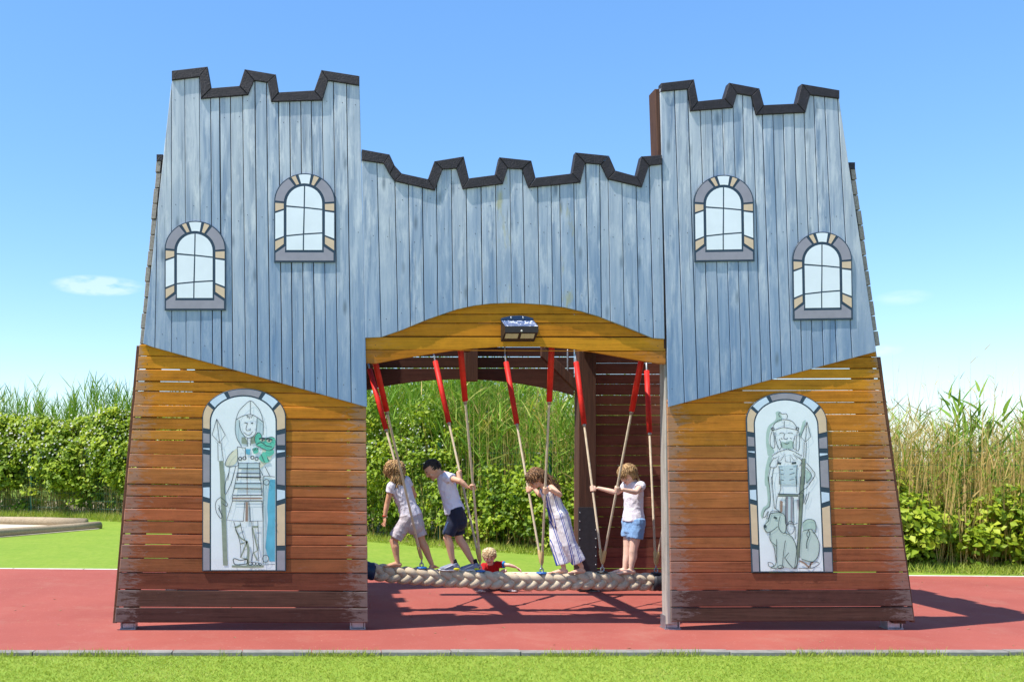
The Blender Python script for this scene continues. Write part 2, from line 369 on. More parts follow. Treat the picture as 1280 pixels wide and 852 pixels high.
# ------------------------------------------------------------------ castle
castle = empty('play_castle', (0, 1.2, 0), 'blue and brown wooden toy castle with two towers and an arched passage', 'play castle')
YB = 2.8                                                   # depth of the back wall
def px_poly(pts, y=0.0): return [(P(a, b, 0).x, P(a, b, 0).z) for a, b in pts]
def clip(poly, a, b, c):
    """keep a*x+b*z<=c"""
    out = []
    for i in range(len(poly)):
        p, q = poly[i], poly[(i + 1) % len(poly)]
        dp, dq = a * p[0] + b * p[1] - c, a * q[0] + b * q[1] - c
        if dp <= 0: out.append(p)
        if (dp < 0 < dq) or (dq < 0 < dp):
            t = dp / (dp - dq); out.append((p[0] + (q[0] - p[0]) * t, p[1] + (q[1] - p[1]) * t))
    r = []
    for p in out:
        if not r or math.hypot(p[0] - r[-1][0], p[1] - r[-1][1]) > 1e-4: r.append(p)
    if len(r) > 1 and math.hypot(r[0][0] - r[-1][0], r[0][1] - r[-1][1]) < 1e-4: r.pop()
    return r
def line_le(p, q, shrink):
    """half plane to the left/below side of line p->q, moved in by shrink; returns a,b,c"""
    dx, dz = q[0] - p[0], q[1] - p[1]; L = math.hypot(dx, dz); a, b = dz / L, -dx / L
    return a, b, a * p[0] + b * p[1] - shrink
def area(p): return abs(sum(p[i][0] * p[(i + 1) % len(p)][1] - p[(i + 1) % len(p)][0] * p[i][1] for i in range(len(p)))) / 2
SCREWS = []
def inpoly(x, z, p):
    r = False
    for i in range(len(p)):
        (a, b), (c, d) = p[i - 1], p[i]
        if (b > z) != (d > z) and x < (c - a) * (z - b) / (d - b) + a: r = not r
    return r
def slab(name, poly, y0, y1, mat, parent, bevel=.003, color=None):
    if y0 < -.01 and name in ('wall_plank', 'wall_board', 'arch_board'):
        xs_, zs_ = [p[0] for p in poly], [p[1] for p in poly]
        if name == 'wall_plank':
            xm = sum(xs_) / len(xs_); SCREWS.extend([(xm + random.uniform(-.02, .02), y0, z) for z in (min(zs_) + .16, (min(zs_) + max(zs_)) / 2 + .1, max(zs_) - .22) if max(zs_) - min(zs_) > .5 and all(inpoly(xm + q, z, poly) for q in (-.03, .03))])
        else:
            zm = (min(zs_) + max(zs_)) / 2; SCREWS.extend([(x, y0, zm + random.uniform(-.02, .02)) for x in (min(xs_) + .09, max(xs_) - .07) if max(zs_) - min(zs_) < .22 and inpoly(x - .02, zm, poly) and inpoly(x + .02, zm, poly)])
    bm = bmesh.new(); add_prism(bm, poly, y0, y1, bevel)
    o = bm_obj(name, bm, mat, parent)
    if color: o.color = color
    return o
Z1 = lambda x, y: (130 + x / 2.131, 60 + y / 2.131)
Z2 = lambda x, y: (430 + x / 2.84, 170 + y / 2.84)
Z3 = lambda x, y: (800 + x / 2.131, 80 + y / 2.131)
Z4 = lambda x, y: (130 + x / 2.131, 420 + y / 2.131)
Z5 = lambda x, y: (800 + x / 2.131, 430 + y / 2.131)
def vertical_planks(outline, seps, y0, y1, name='wall_plank'):
    """outline in photo px, seps [(top px pt),(bottom px pt)]"""
    poly = px_poly(outline); out = []
    for (t0, b0), (t1, b1) in zip(seps, seps[1:]):
        L = px_poly([t0, b0]); Rr = px_poly([t1, b1]); g = random.uniform(.0022, .005)
        p = clip(poly, *[-v for v in line_le(L[1], L[0], 0)][:2], -line_le(L[1], L[0], 0)[2] - g) if False else poly
        a, b, c = line_le(L[1], L[0], 0); p = clip(p, -a, -b, -c - g)          # right of the left line
        a, b, c = line_le(Rr[1], Rr[0], 0); p = clip(p, a, b, c - g)
        if len(p) >= 3 and area(p) > .0015:
            j = random.uniform(-.0025, .0025)
            out.append(slab(name, p, y0 + j, y1, M['blue'], castle))
    return out
lt_out = [Z1(183, 68), Z1(278, 57), Z1(288, 114), Z1(362, 108), Z1(376, 64), Z1(459, 78), Z1(467, 125), Z1(560, 120), Z1(579, 66), Z1(680, 82)]
lt_in = [Z1(183, 93), Z1(257, 84), Z1(260, 142), Z1(385, 132), Z1(401, 94), Z1(437, 99), Z1(446, 150), Z1(582, 146), Z1(597, 94), Z1(680, 107)]
rt_out = [Z3(50, 58), Z3(137, 48), Z3(148, 106), Z3(217, 99), Z3(230, 57), Z3(310, 72), Z3(322, 116), Z3(409, 112), Z3(422, 60), Z3(522, 77)]
rt_in = [Z3(50, 80), Z3(121, 74), Z3(128, 132), Z3(240, 123), Z3(251, 86), Z3(289, 92), Z3(302, 142), Z3(432, 136), Z3(444, 89), Z3(522, 99)]
md_out = [Z2(62, 55), Z2(160, 73), Z2(178, 112), Z2(203, 140), Z2(295, 160), Z2(318, 97), Z2(422, 80), Z2(440, 157), Z2(533, 145), Z2(547, 83), Z2(660, 95), Z2(675, 155), Z2(803, 140), Z2(815, 66), Z2(934, 78), Z2(957, 130), Z2(1030, 150), Z2(1047, 80), Z2(1120, 75)]
md_in = [Z2(62, 94), Z2(140, 105), Z2(160, 142), Z2(178, 167), Z2(320, 200), Z2(347, 126), Z2(396, 122), Z2(418, 195), Z2(560, 177), Z2(577, 122), Z2(627, 125), Z2(650, 190), Z2(833, 172), Z2(850, 104), Z2(905, 108), Z2(930, 160), Z2(1050, 188), Z2(1075, 113), Z2(1120, 108)]
arch_top = [Z2(75, 718), Z2(130, 716), Z2(200, 692), Z2(300, 651), Z2(400, 617), Z2(460, 604), Z2(520, 597), Z2(590, 595), Z2(650, 597), Z2(720, 602), Z2(780, 611), Z2(840, 625), Z2(900, 643), Z2(1000, 682), Z2(1090, 719), Z2(1140, 724)]
arch_bot = [Z2(75, 806), Z2(112, 808), Z2(200, 791), Z2(300, 775), Z2(380, 763), Z2(450, 755), Z2(560, 748), Z2(630, 747), Z2(700, 748), Z2(800, 755), Z2(880, 767), Z2(950, 780), Z2(1040, 796), Z2(1116, 809), Z2(1140, 809)]
mid = lambda A, B, f: [(a[0] + (b[0] - a[0]) * f, a[1] + (b[1] - a[1]) * f) for a, b in zip(A, B)]
up = lambda A: mid(A, [(a[0], a[1] - 4) for a in A], 1)
# --- outline of the three blue walls (top follows the middle of the felt cap)
ltop, rtop, mtop = mid(lt_out, lt_in, .55), mid(rt_out, rt_in, .55), mid(md_out, md_in, .55)
lt_poly = ltop + [(458.5, 509), (191, 434), (180, 430)]
rt_poly = rtop + [(1092, 440), (834, 508.5)]
md_poly = mtop + [Z2(1132, 722)] + [(a, b) for a, b in arch_top[::-1]][1:]
lt_t = [150, 182, 217, 256, 285, 309, 338, 370, 403, 434, 465, 495, 524, 552, 581, 611, 646, 684]
lt_b = [137, 182, 221, 260, 291, 315, 345, 378, 411, 443, 474, 503, 533, 562, 592, 622, 657, 696]
seps = [(Z1(40, -10), Z1(40, 960))] + [(Z1(a, 120), Z1(b, 840)) for a, b in zip(lt_t, lt_b)]
seps[-1] = (Z1(900, 0), Z1(900, 960))
vertical_planks(lt_poly, seps, -.045, -.020)
rt_t = [20, 88, 123, 155, 185, 213, 242, 268, 294, 319, 347, 374, 403, 430, 457, 485, 520]
rt_b = [20, 112, 147, 180, 209, 238, 266, 292, 318, 345, 372, 399, 427, 456, 485, 520, 562]
seps = [(Z3(a, 100), Z3(b, 840)) for a, b in zip(rt_t, rt_b)] + [(Z3(900, 0), Z3(900, 960))]
seps[0] = (Z3(-200, 0), Z3(-200, 900))
vertical_planks(rt_poly, seps, -.045, -.020)
md_t = [20, 116, 178, 227, 275, 326, 378, 430, 483, 534, 585, 630, 683, 730, 760, 810, 853, 903, 932, 980, 1030, 1078, 1300]
md_b = [20, 130, 190, 235, 283, 333, 386, 437, 490, 543, 594, 640, 692, 739, 770, 820, 865, 910, 942, 990, 1042, 1093, 1300]
vertical_planks(md_poly, [(Z2(a, 100), Z2(b, 680)) for a, b in zip(md_t, md_b)], -.0455, -.0205)
# dark sheets added behind the blue planks so their gaps read as shade
for pl_ in (lt_poly, rt_poly, md_poly):
    q = px_poly(pl_); cx_ = sum(p[0] for p in q) / len(q); cz_ = sum(p[1] for p in q) / len(q)
    bm = bmesh.new(); add_prism(bm, [(cx_ + (x - cx_) * .985, cz_ + (z - cz_) * .985 - .012) for x, z in q], -.0135, -.0105); bm_obj('gap_shade_sheet', bm, M['brownpost'], castle)
# --- felt caps
def caps(o_, i_):
    for k in range(len(o_) - 1):
        q = px_poly([o_[k], o_[k + 1], i_[k + 1], i_[k]])
        cx = sum(p[0] for p in q) / 4; cz = sum(p[1] for p in q) / 4
        q = [(cx + (x - cx) * .995, cz + (z - cz) * .995) for x, z in q]
        slab('parapet_cap', q, -.066 - .0015 * (k % 2), .012 + .001 * (k % 2), M['felt'], castle, .005)
caps(lt_out, lt_in); caps(rt_out, rt_in); caps(md_out, md_in)
# --- horizontal stained boards
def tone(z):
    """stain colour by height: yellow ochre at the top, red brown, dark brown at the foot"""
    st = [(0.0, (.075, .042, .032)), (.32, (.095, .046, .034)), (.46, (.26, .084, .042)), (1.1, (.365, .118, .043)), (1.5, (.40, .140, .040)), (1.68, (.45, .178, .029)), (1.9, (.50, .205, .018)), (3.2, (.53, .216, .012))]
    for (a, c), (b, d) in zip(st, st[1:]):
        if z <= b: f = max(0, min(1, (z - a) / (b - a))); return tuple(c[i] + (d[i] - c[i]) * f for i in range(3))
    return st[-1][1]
def boards(outline, lines, y0, y1, name='wall_board', wear=1.0, world=False, mul=1.0, fixed=None, gap=1.0):
    poly = outline if world else px_poly(outline)
    for (l0, r0), (l1, r1) in zip(lines, lines[1:]):
        A = [l0, r0] if world else px_poly([l0, r0]); B = [l1, r1] if world else px_poly([l1, r1])
        g0, g1 = gap * random.choice((.0015, .0025, .004, .007)), gap * random.choice((.0015, .0025, .004))
        a, b, c = line_le(A[0], A[1], 0); p = clip(poly, -a, -b, -c - g0)      # below upper line
        a, b, c = line_le(B[0], B[1], 0); p = clip(p, a, b, c - g1)           # above lower line
        if len(p) >= 3 and area(p) > .002:
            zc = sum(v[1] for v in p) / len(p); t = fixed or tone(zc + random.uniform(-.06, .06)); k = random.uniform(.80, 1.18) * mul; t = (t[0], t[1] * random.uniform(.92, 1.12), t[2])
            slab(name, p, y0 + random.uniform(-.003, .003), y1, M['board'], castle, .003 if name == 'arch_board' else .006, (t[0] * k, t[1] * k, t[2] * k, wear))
# clip keeps a*x+b*z<=c where (a,b)=(dz,-dx)/L: for a left-to-right line that is z>=line
def flip(lines): return lines
ll = [(-20, -20), (22, 24), (52, 60), (87, 95), (120, 125), (145, 155), (183, 190), (215, 222), (248, 253), (275, 284), (312, 322), (348, 357), (392, 400), (425, 431), (458, 466), (490, 500), (525, 530), (553, 557), (590, 593), (628, 630), (673, 678), (720, 722), (762, 762)]
lower_l = [(174.8, 428), (457.5, 505), (460, 779), (143.5, 779)]
def hlines(Z, ys, xa, xb): return [(Z(xa, a), Z(xb, b)) for a, b in ys]
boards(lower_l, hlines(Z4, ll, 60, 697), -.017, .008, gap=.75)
lr = [(-30, -30)] + [(v + 1, v - 1) for v in (35, 65, 92, 123, 155, 187, 232, 270, 304, 337, 362, 391, 437, 479, 512, 542, 577, 606, 653, 698, 737)]
lower_r = [(833, 500), (1094, 436), (1142, 777), (838.5, 777)]
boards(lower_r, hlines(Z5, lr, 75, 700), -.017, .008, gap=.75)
ar_poly = arch_top + arch_bot[::-1]
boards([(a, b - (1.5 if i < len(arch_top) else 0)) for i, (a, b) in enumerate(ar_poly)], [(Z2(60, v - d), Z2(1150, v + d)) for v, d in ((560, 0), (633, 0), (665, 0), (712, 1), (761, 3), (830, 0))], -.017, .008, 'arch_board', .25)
# --- back wall: boards on posts, same plan, lower towers
def W(px, py): q = P(px, py, 0); return (q.x, q.z)
bx0 = P(718, 500, YB).x
back_r = [(bx0, .09), (W(1140, 777)[0], .09), (W(1060, 250)[0], 3.9), (bx0 + .02, 3.9)]
back_l = [(-bx0 - .14, .09), (-bx0 - .14, 3.9), (W(225, 250)[0], 3.9), (W(145, 777)[0], .09)]
zs = [4.0]
while zs[-1] > .05: zs.append(zs[-1] - random.choice((.112, .12, .126, .135)))
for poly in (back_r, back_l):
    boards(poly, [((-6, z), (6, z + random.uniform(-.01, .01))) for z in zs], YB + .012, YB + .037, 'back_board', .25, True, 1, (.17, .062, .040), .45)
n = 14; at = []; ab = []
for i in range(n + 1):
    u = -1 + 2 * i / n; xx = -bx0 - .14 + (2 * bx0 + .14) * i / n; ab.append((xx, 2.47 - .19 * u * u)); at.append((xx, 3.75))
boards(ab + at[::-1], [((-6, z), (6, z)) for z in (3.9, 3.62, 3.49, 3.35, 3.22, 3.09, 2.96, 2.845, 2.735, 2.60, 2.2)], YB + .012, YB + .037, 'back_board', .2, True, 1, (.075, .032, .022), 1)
# --- timber posts, beams and steel feet
def timber(name, poly, y0, y1, mat=None): return slab(name, poly, y0, y1, M[mat or 'brownpost'], castle, .006)
def post(ptop, pbot, wpx, y0, y1, mat):      # slanted post given by its left edge in px on the front plane
    (ax, az), (bx, bz) = px_poly([ptop, pbot]); wd = wpx / 140
    timber('post', [(bx, bz), (bx + wd, bz), (ax + wd, az), (ax, az)], y0, y1, mat)
post((431, 112), (442, 778), 17, .012, .21, 'brownpost')
post((830.5, 440), (834, 780), 13, .002, .13, 'grey')
post((818, 112), (829, 436), 14, -.018, .15, 'brownpost')
post((214, 112), (152, 779), 16, .012, .19, 'brownpost'); post((1033, 130), (1118, 779), 16, .012, .19, 'brownpost')
for x0, dx in ((bx0 + .003, .2), (-bx0 - .34, .2)):
    timber('post', [(x0, .03), (x0 + dx, .03), (x0 + dx, 3.85), (x0, 3.85)], YB - .19, YB + .010)
for s, xa, xb in ((1, 2.85, 3.33), (-1, -2.95, -3.38)):
    timber('post', sorted([(xb - .07, .03), (xb + .07, .03)]) + [(xa + .07, 3.8), (xa - .07, 3.8)], YB - .15, YB + .010)
# rubber sleeve of the back post
bm = bmesh.new(); add_box(bm, (bx0 - .005, YB - .2, .02), (bx0 + .212, YB - .192, .98), .002); sb = bm_obj('post_sleeve', bm, M['darksteel'], castle)
bm = bmesh.new()
for i in range(9):
    for xx in (bx0 + .012, bx0 + .195): add_ell(bm, (xx, YB - .201, .12 + i * .1), (.008, .004, .008), None, 6, 4)
bm_obj('stud', bm, M['steel'], sb, True)
for x in (-1.32, -.06, 1.36):
    bm = bmesh.new(); add_box(bm, (x - .06, .22, 2.76), (x + .06, YB - .2, 2.9), .006); bm_obj('cross_beam', bm, M['brownpost'], castle)
for y0, z0, h in ((.25, 2.91, .16), (1.82, 2.91, .15)):
    bm = bmesh.new(); add_box(bm, (-1.9, y0, z0), (1.9, y0 + .14, z0 + h), .006); bm_obj('rope_beam', bm, M['brownpost'], castle)
bm = bmesh.new(); add_box(bm, (-1.28, .02, 2.58), (1.36, .2, 2.72), .006); bm_obj('arch_beam', bm, M['brownpost'], castle)
bm = bmesh.new(); add_box(bm, (-.03, YB - .1, 2.44), (.12, YB + .009, 3.7), .006); bm_obj('arch_stud', bm, M['brownpost'], castle)
for x0, x1 in ((bx0 + .02, bx0 - .42), (-bx0 - .15, -bx0 + .3)):
    timber('knee_brace', [(x0, 2.28), (x0, 2.42), (x1, 2.86), (x1, 2.72)][::1], YB - .16, YB - .09)
bm = bmesh.new(); add_loft(bm, [(bx0 - .09, YB - .05, 2.42), (bx0 - .09, YB - .05, 2.8)], [.012, .012], 8); bm_obj('tie_rod', bm, M['steel'], castle, True)
for x in (W(149, 0)[0] + .07, W(439, 0)[0] + .06, W(832, 0)[0] + .075, W(1111, 0)[0] + .08):
    for y in (.10, YB - .08):
        bm = bmesh.new(); add_box(bm, (x - .07, y - .075, .006), (x + .07, y + .075, .016)); 
        for s in (-1, 1): add_box(bm, (x + s * .062 - .005, y - .06, .016), (x + s * .062 + .005, y + .06, .13))
        add_box(bm, (x - .05, y - .05, .02), (x + .05, y + .05, .075))
        bm_obj('post_foot', bm, M['steel'], castle)
# side cladding: boards running front to back on the upper outer sides, battlement on top
def side(pt, pb, sgn, n):
    for i in range(n):
        a, b = i / n + .003, (i + 1) / n - .003
        L = [(pt[0] + (pb[0] - pt[0]) * f, pt[1] + (pb[1] - pt[1]) * f) for f in (a, b)]
        (ax, az), (bx, bz) = px_poly(L); t = .042; j = random.uniform(-.006, .006)
        q = [(ax + j, az), (bx + j, bz), (bx + j - sgn * t, bz), (ax + j - sgn * t, az)]
        slab('side_board', q, -.002 + random.uniform(-.004, .004), YB + .05, M['greyend'], castle, .003)
side((196.5, 196), (174, 430), -1, 12); side((1067.5, 206), (1099.5, 432), 1, 12)
for (a, b) in (((197.5, 195), -1), ((1066.5, 205), 1)):
    (x, z), = px_poly([a]); 
    for y0 in (.35, 1.05, 1.75): slab('side_merlon', [(x, z), (x - b * .04, z), (x - b * .05 , z + .16), (x - b * .01, z + .16)], y0, y0 + .36, M['greyend'], castle, .003)
    slab('side_cap', [(x + b * .012, z - .05), (x - b * .045, z - .05), (x - b * .045, z + .012), (x + b * .012, z + .012)], -.012, .06, M['felt'], castle, .003)
# slim corner strips beside the lower boards
for (t, b_, wpx) in (((171, 432), (141, 778), 5), ((1096, 446), (1139, 777), 4)):
    (ax, az), (bx, bz) = px_poly([t, b_])
    o = slab('corner_strip', [(bx, bz), (bx + wpx / 140, bz), (ax + wpx / 140, az), (ax, az)], -.012, .03, M['board'], castle, .003, (.13, .06, .035, .4))

# ------------------------------------------------------------------ printed arch panels (windows and soldiers)
def arch_pt(t, g):
    """t 0..1 left side up, 1..2 arch, 2..3 right side down; g=(xl,xr,top,spring,bottom)"""
    xl_, xr_, tp, sp, bt = g
    if t <= 1: return (xl_, bt + (sp - bt) * t)
    if t >= 2: return (xr_, sp + (bt - sp) * (t - 2))
    a = math.pi * (1 - (t - 1)); return ((xl_ + xr_) / 2 + (xr_ - xl_) / 2 * math.cos(a), sp - (sp - tp) * math.sin(a))
def arch_t(p, g):
    xl_, xr_, tp, sp, bt = g; cx = (xl_ + xr_) / 2
    if p[1] >= sp: return (bt - p[1]) / (bt - sp) if p[0] < cx else 2 + (p[1] - sp) / (bt - sp)
    return 2 - math.atan2((sp - p[1]) / (sp - tp), (p[0] - cx) / ((xr_ - xl_) / 2)) / math.pi
def arch_poly(g, n=24): return [arch_pt(0, g)] + [arch_pt(1 + i / n, g) for i in range(n + 1)] + [arch_pt(3, g)]
def thin(name, poly, T, y, mat, parent, th=.0012):
    q = px_poly([T(*p) for p in poly]); bm = bmesh.new(); add_prism(bm, q, y - th, y + .0006); return bm_obj(name, bm, mat, parent)
def panel(name, T, go, gi, dividers, colors, inner_parts, y, yb, board_th=.013):
    """T: panel px -> photo px.  dividers: [(inner pt, outer pt)] in order from bottom left round to bottom right"""
    root = slab(name, px_poly([T(*p) for p in arch_poly(go)]), y, y + board_th, M['line'], castle, .002)
    lw = 6.5 * yb
    go2 = (go[0] + lw, go[1] - lw, go[2] + lw, go[3], go[4] - lw); gi2 = (gi[0] - lw, gi[1] + lw, gi[2] - lw, gi[3], gi[4])
    st = [(0.0, 0.0)] + [(arch_t(i, gi), arch_t(o, go)) for i, o in dividers] + [(3.0, 3.0)]
    for k, (a, b) in enumerate(zip(st, st[1:])):
        h = .017
        i0, i1 = a[0] + (h if k else 0), b[0] - (h if k < len(st) - 2 else 0); o0, o1 = a[1] + (h if k else 0), b[1] - (h if k < len(st) - 2 else 0)
        m_ = 8
        def pin(p): return (p[0], min(p[1], gi[4] + 0.0)) if True else p
        poly = [arch_pt(o0 + (o1 - o0) * s / m_, go2) for s in range(m_ + 1)] + [arch_pt(i1 + (i0 - i1) * s / m_, gi2) for s in range(m_ + 1)]
        if colors[k] is not None: thin('pane', poly, T, y, M[colors[k]], root)
    for poly, c in inner_parts: thin('pane', poly, T, y, M[c], root)
    return root
# window panel in the pixels of its own close-up (340 wide, 505 high)
WO = (32, 372, 300, 460, 805); WI = (92, 308, 364, 470, 743)
wdiv = [((92, 705), (32, 748)), ((92, 660), (32, 684)), ((92, 505), (32, 522)), ((92, 466), (32, 462)), ((152, 372), (118, 322)), ((178, 366), (158, 306)), ((232, 366), (246, 306)), ((256, 376), (288, 330)), ((308, 470), (372, 466)), ((308, 512), (372, 520)), ((308, 655), (372, 680)), ((308, 705), (372, 748))]
wcol = [None, 'peach', 'pane', 'peach', 'mauve', 'peach', 'pane', 'peach', 'mauve', 'peach', 'pane', 'peach', None]
def win_inner():
    g = (101, 299, 373, 470, 735); A = arch_poly(g, 16); n = len(A); top = [p for p in A[1:-1]]
    L = [p for p in top if p[0] <= 198] + [(198, 373)]; Rr = [(205, 373)] + [p for p in top if p[0] >= 205]
    L = [(101, 482)] + L[0:] + [(196, 491)]; Rr = [(203, 491)] + Rr + [(299, 502)]
    return [(L, 'pane'), (Rr, 'pane'), ([(101, 491), (196, 499), (192, 642), (101, 651)], 'pane'), ([(203, 499), (299, 510), (299, 635), (200, 641)], 'pane'),
            ([(101, 659), (192, 650), (191, 735), (101, 735)], 'pane'), ([(199, 649), (299, 643), (299, 735), (198, 735)], 'pane'),
            ([(40, 752), (95, 714), (92, 749), (308, 749), (308, 716), (362, 752), (362, 795), (40, 795)], 'mauve')]
for (x0, y0, x1, y1, rot) in ((207, 278, 283, 389, 0), (343, 219, 419, 329.5, 0), (864.5, 221, 939, 328.5, .9), (987, 291.5, 1061, 401, .9)):
    def T(x, y, x0=x0, y0=y0, x1=x1, y1=y1, rot=rot):
        u = (x - 202) / 340 * (x1 - x0) ; v = (y - 552.5) / 505 * (y1 - y0); a = R(-rot)
        return ((x0 + x1) / 2 + u * math.cos(a) - v * math.sin(a) , (y0 + y1) / 2 + u * math.sin(a) + v * math.cos(a))
    panel('window_panel', T, WO, WI, wdiv, wcol, win_inner(), -.0595, 1.0)
# soldier panels: one shared frame in "A" pixels (photo px of the left panel)
SO = (253.3, 357.6, 485.5, 522, 713); SI = (263.8, 345.2, 495, 527, 711.6)
a4 = lambda x, y: (250 + x / 7.1, 480 + y / 7.1)
a5 = lambda x, y: (250 + x / 6.82, 590 + y / 6.82)
sdiv = [(a5(95, 622), a5(22, 620)), (a5(92, 240), a5(22, 230)), (a5(95, 104), a5(22, 110)), (a4(98, 605), a4(22, 598)), (a4(98, 545), a4(22, 545)), (a4(98, 420), a4(22, 412)), (a4(135, 222), a4(78, 172)), (a4(260, 130), a4(232, 72)),
        (a4(530, 138), a4(565, 78)), (a4(640, 230), a4(692, 172)), (a4(672, 430), a4(765, 415)), (a4(672, 562), a4(765, 565)), (a4(672, 632), a4(765, 622)), (a5(652, 122), a5(730, 135)), (a5(650, 262), a5(730, 246)), (a5(650, 642), a5(730, 648))]
scol = ['mauve', 'peach', 'ice', 'mauve', 'ice', 'mauve', 'peach', 'ice', 'mauve', 'ice', 'peach', 'mauve', 'ice', 'mauve', 'ice', 'peach', 'mauve']
def soldier_T(right):
    if not right: return lambda x, y: (x, y)
    def T(x, y):
        f = (y - 485.5) / (713 - 485.5); u = (x - 253.3) / 104.3
        xl_ = 929.5 + f * 8.5 if f > .2 else 929.5 + f * 8.5
        return (xl_ + u * (100.5 + f * 1.0) , 490.5 + f * 224)
    return T
def ribbon(bm, pts, wd, y, T):
    q = [Vector((p[0], 0, p[1])) for p in px_poly([T(*p) for p in pts])]
    L, Rr = [], []
    for i, p in enumerate(q):
        d = (q[min(i + 1, len(q) - 1)] - q[max(i - 1, 0)]); d = d.normalized() if d.length > 1e-9 else Vector((1, 0, 0)); nn = Vector((-d.z, 0, d.x)) * wd / 2
        L.append(bm.verts.new((p.x + nn.x, y, p.z + nn.z))); Rr.append(bm.verts.new((p.x - nn.x, y, p.z - nn.z)))
    for i in range(len(q) - 1): bm.faces.new((L[i], Rr[i], Rr[i + 1], L[i + 1]))
def smooth_pts(pts, n=5):
    if len(pts) < 3: return pts
    out = []
    for i in range(len(pts) - 1):
        p0, p1, p2, p3 = pts[max(i - 1, 0)], pts[i], pts[i + 1], pts[min(i + 2, len(pts) - 1)]
        for k in range(n):
            t = k / n; out.append(tuple(.5 * ((2 * p1[j]) + (-p0[j] + p2[j]) * t + (2 * p0[j] - 5 * p1[j] + 4 * p2[j] - p3[j]) * t * t + (-p0[j] + 3 * p1[j] - 3 * p2[j] + p3[j]) * t ** 3) for j in (0, 1)))
    return out + [pts[-1]]
def drawing(root, y, lines, fills, T):
    yy = y - .0016
    for k, (c, pts, sm) in enumerate(fills):
        q = smooth_pts(pts + pts[:1])[:-1] if sm else pts
        q = px_poly([T(*p) for p in q]); bm = bmesh.new(); r_ = delaunay_2d_cdt([Vector(p) for p in q], [], [list(range(len(q)))], 1, 1e-6)
        vv = [bm.verts.new((p.x, yy - .0004 * k, p.y)) for p in r_[0]]
        for fc in r_[2]:
            bm.faces.new([vv[i] for i in fc])
        bm_obj('print', bm, M[c], root)
    yy -= .0004 * (len(fills) + 1); by = {}
    for (c, wd, pts, sm) in lines: by.setdefault(c, bmesh.new()); ribbon(by[c], smooth_pts(pts) if sm else pts, wd, yy, T)
    for c, bm in by.items(): bm_obj('line_drawing', bm, M[c], root)
circ = lambda cx, cy, rx, ry=None, n=12: [(cx + rx * math.cos(2 * math.pi * i / n), cy + (ry or rx) * math.sin(2 * math.pi * i / n)) for i in range(n + 1)]
YP = -.0325
SIin = [arch_poly((SI[0] + .6, SI[1] - .6, SI[2] + .6, SI[3], SI[4] - .2))]
sp1 = panel('soldier_panel', soldier_T(False), SO, SI, sdiv, scol, [(SIin[0], 'pane')], YP, .19)
sp1['label'] = 'arched panel drawn with a winking soldier holding a spear and a green frog'
A4 = lambda L: [a4(*p) for p in L]
A5 = lambda L: [a5(*p) for p in L]
T0 = soldier_T(False); w1, w2 = .0050, .0075
fills = [('shade', A4([(330, 310), (352, 330), (372, 430), (402, 475), (370, 545), (330, 480), (316, 400)]), True), ('shade', A4([(505, 300), (560, 335), (560, 450), (520, 450), (500, 420)]), True),
    ('teal', A5([(598, 60), (642, 60), (640, 755), (595, 755), (575, 700), (560, 640), (580, 400), (575, 300), (582, 180)]), False),
    ('shade', A5([(540, 40), (598, 40), (575, 180), (570, 400), (555, 640), (585, 780), (540, 780)]), False),
    ('cream', A4([(300, 590), (332, 575), (330, 680), (290, 720), (230, 720), (255, 650)]), True), ('cream', A4([(560, 560), (640, 630), (600, 690), (540, 740), (535, 700)]), True),
    ('olive', A4([(172, 680), (212, 680), (218, 852), (184, 852)]), False), ('olive', A5([(172, -10), (212, -10), (238, 788), (200, 788)]), False),
    ('olive', A4([(372, 470), (402, 470), (420, 500), (420, 530), (372, 525)]), False), ('olive', A4([(455, 470), (498, 455), (495, 520), (455, 530)]), False),
    ('teal', A4([(408, 575), (450, 575), (445, 625), (412, 620)]), False),
    ('frog', A4([(600, 575), (650, 580), (655, 615), (610, 640), (575, 620)]), True), ('frog', A4([(495, 520), (488, 480), (500, 445), (522, 430), (545, 448), (554, 474), (600, 476), (634, 468), (664, 478), (670, 520), (655, 562), (620, 588), (570, 576), (530, 556), (505, 545)]), True), ('cream', A4([(530, 488), (552, 480), (578, 490), (570, 506), (545, 508)]), True), ('cream', A4([(588, 494), (612, 484), (640, 494), (630, 514), (602, 514)]), True),
    ('frog', A4([(545, 620), (575, 600), (600, 650), (620, 680), (590, 695), (560, 690), (525, 660)]), True), ('frog', A4([(470, 570), (510, 560), (520, 600), (480, 615)]), True),
    ('shade', A4([(350, 700), (520, 700), (525, 745), (345, 745)]), False), ('shade', A5([(300, 90), (520, 90), (525, 130), (295, 130)]), False),
    ('brownink', A5([(392, 250), (412, 250), (412, 415), (390, 415)]), False), ('brownink', A5([(280, 212), (530, 212), (530, 226), (280, 226)]), False)]
def LN(L, c='ink', wd=w1, sm=True): return (c, wd, L, sm)
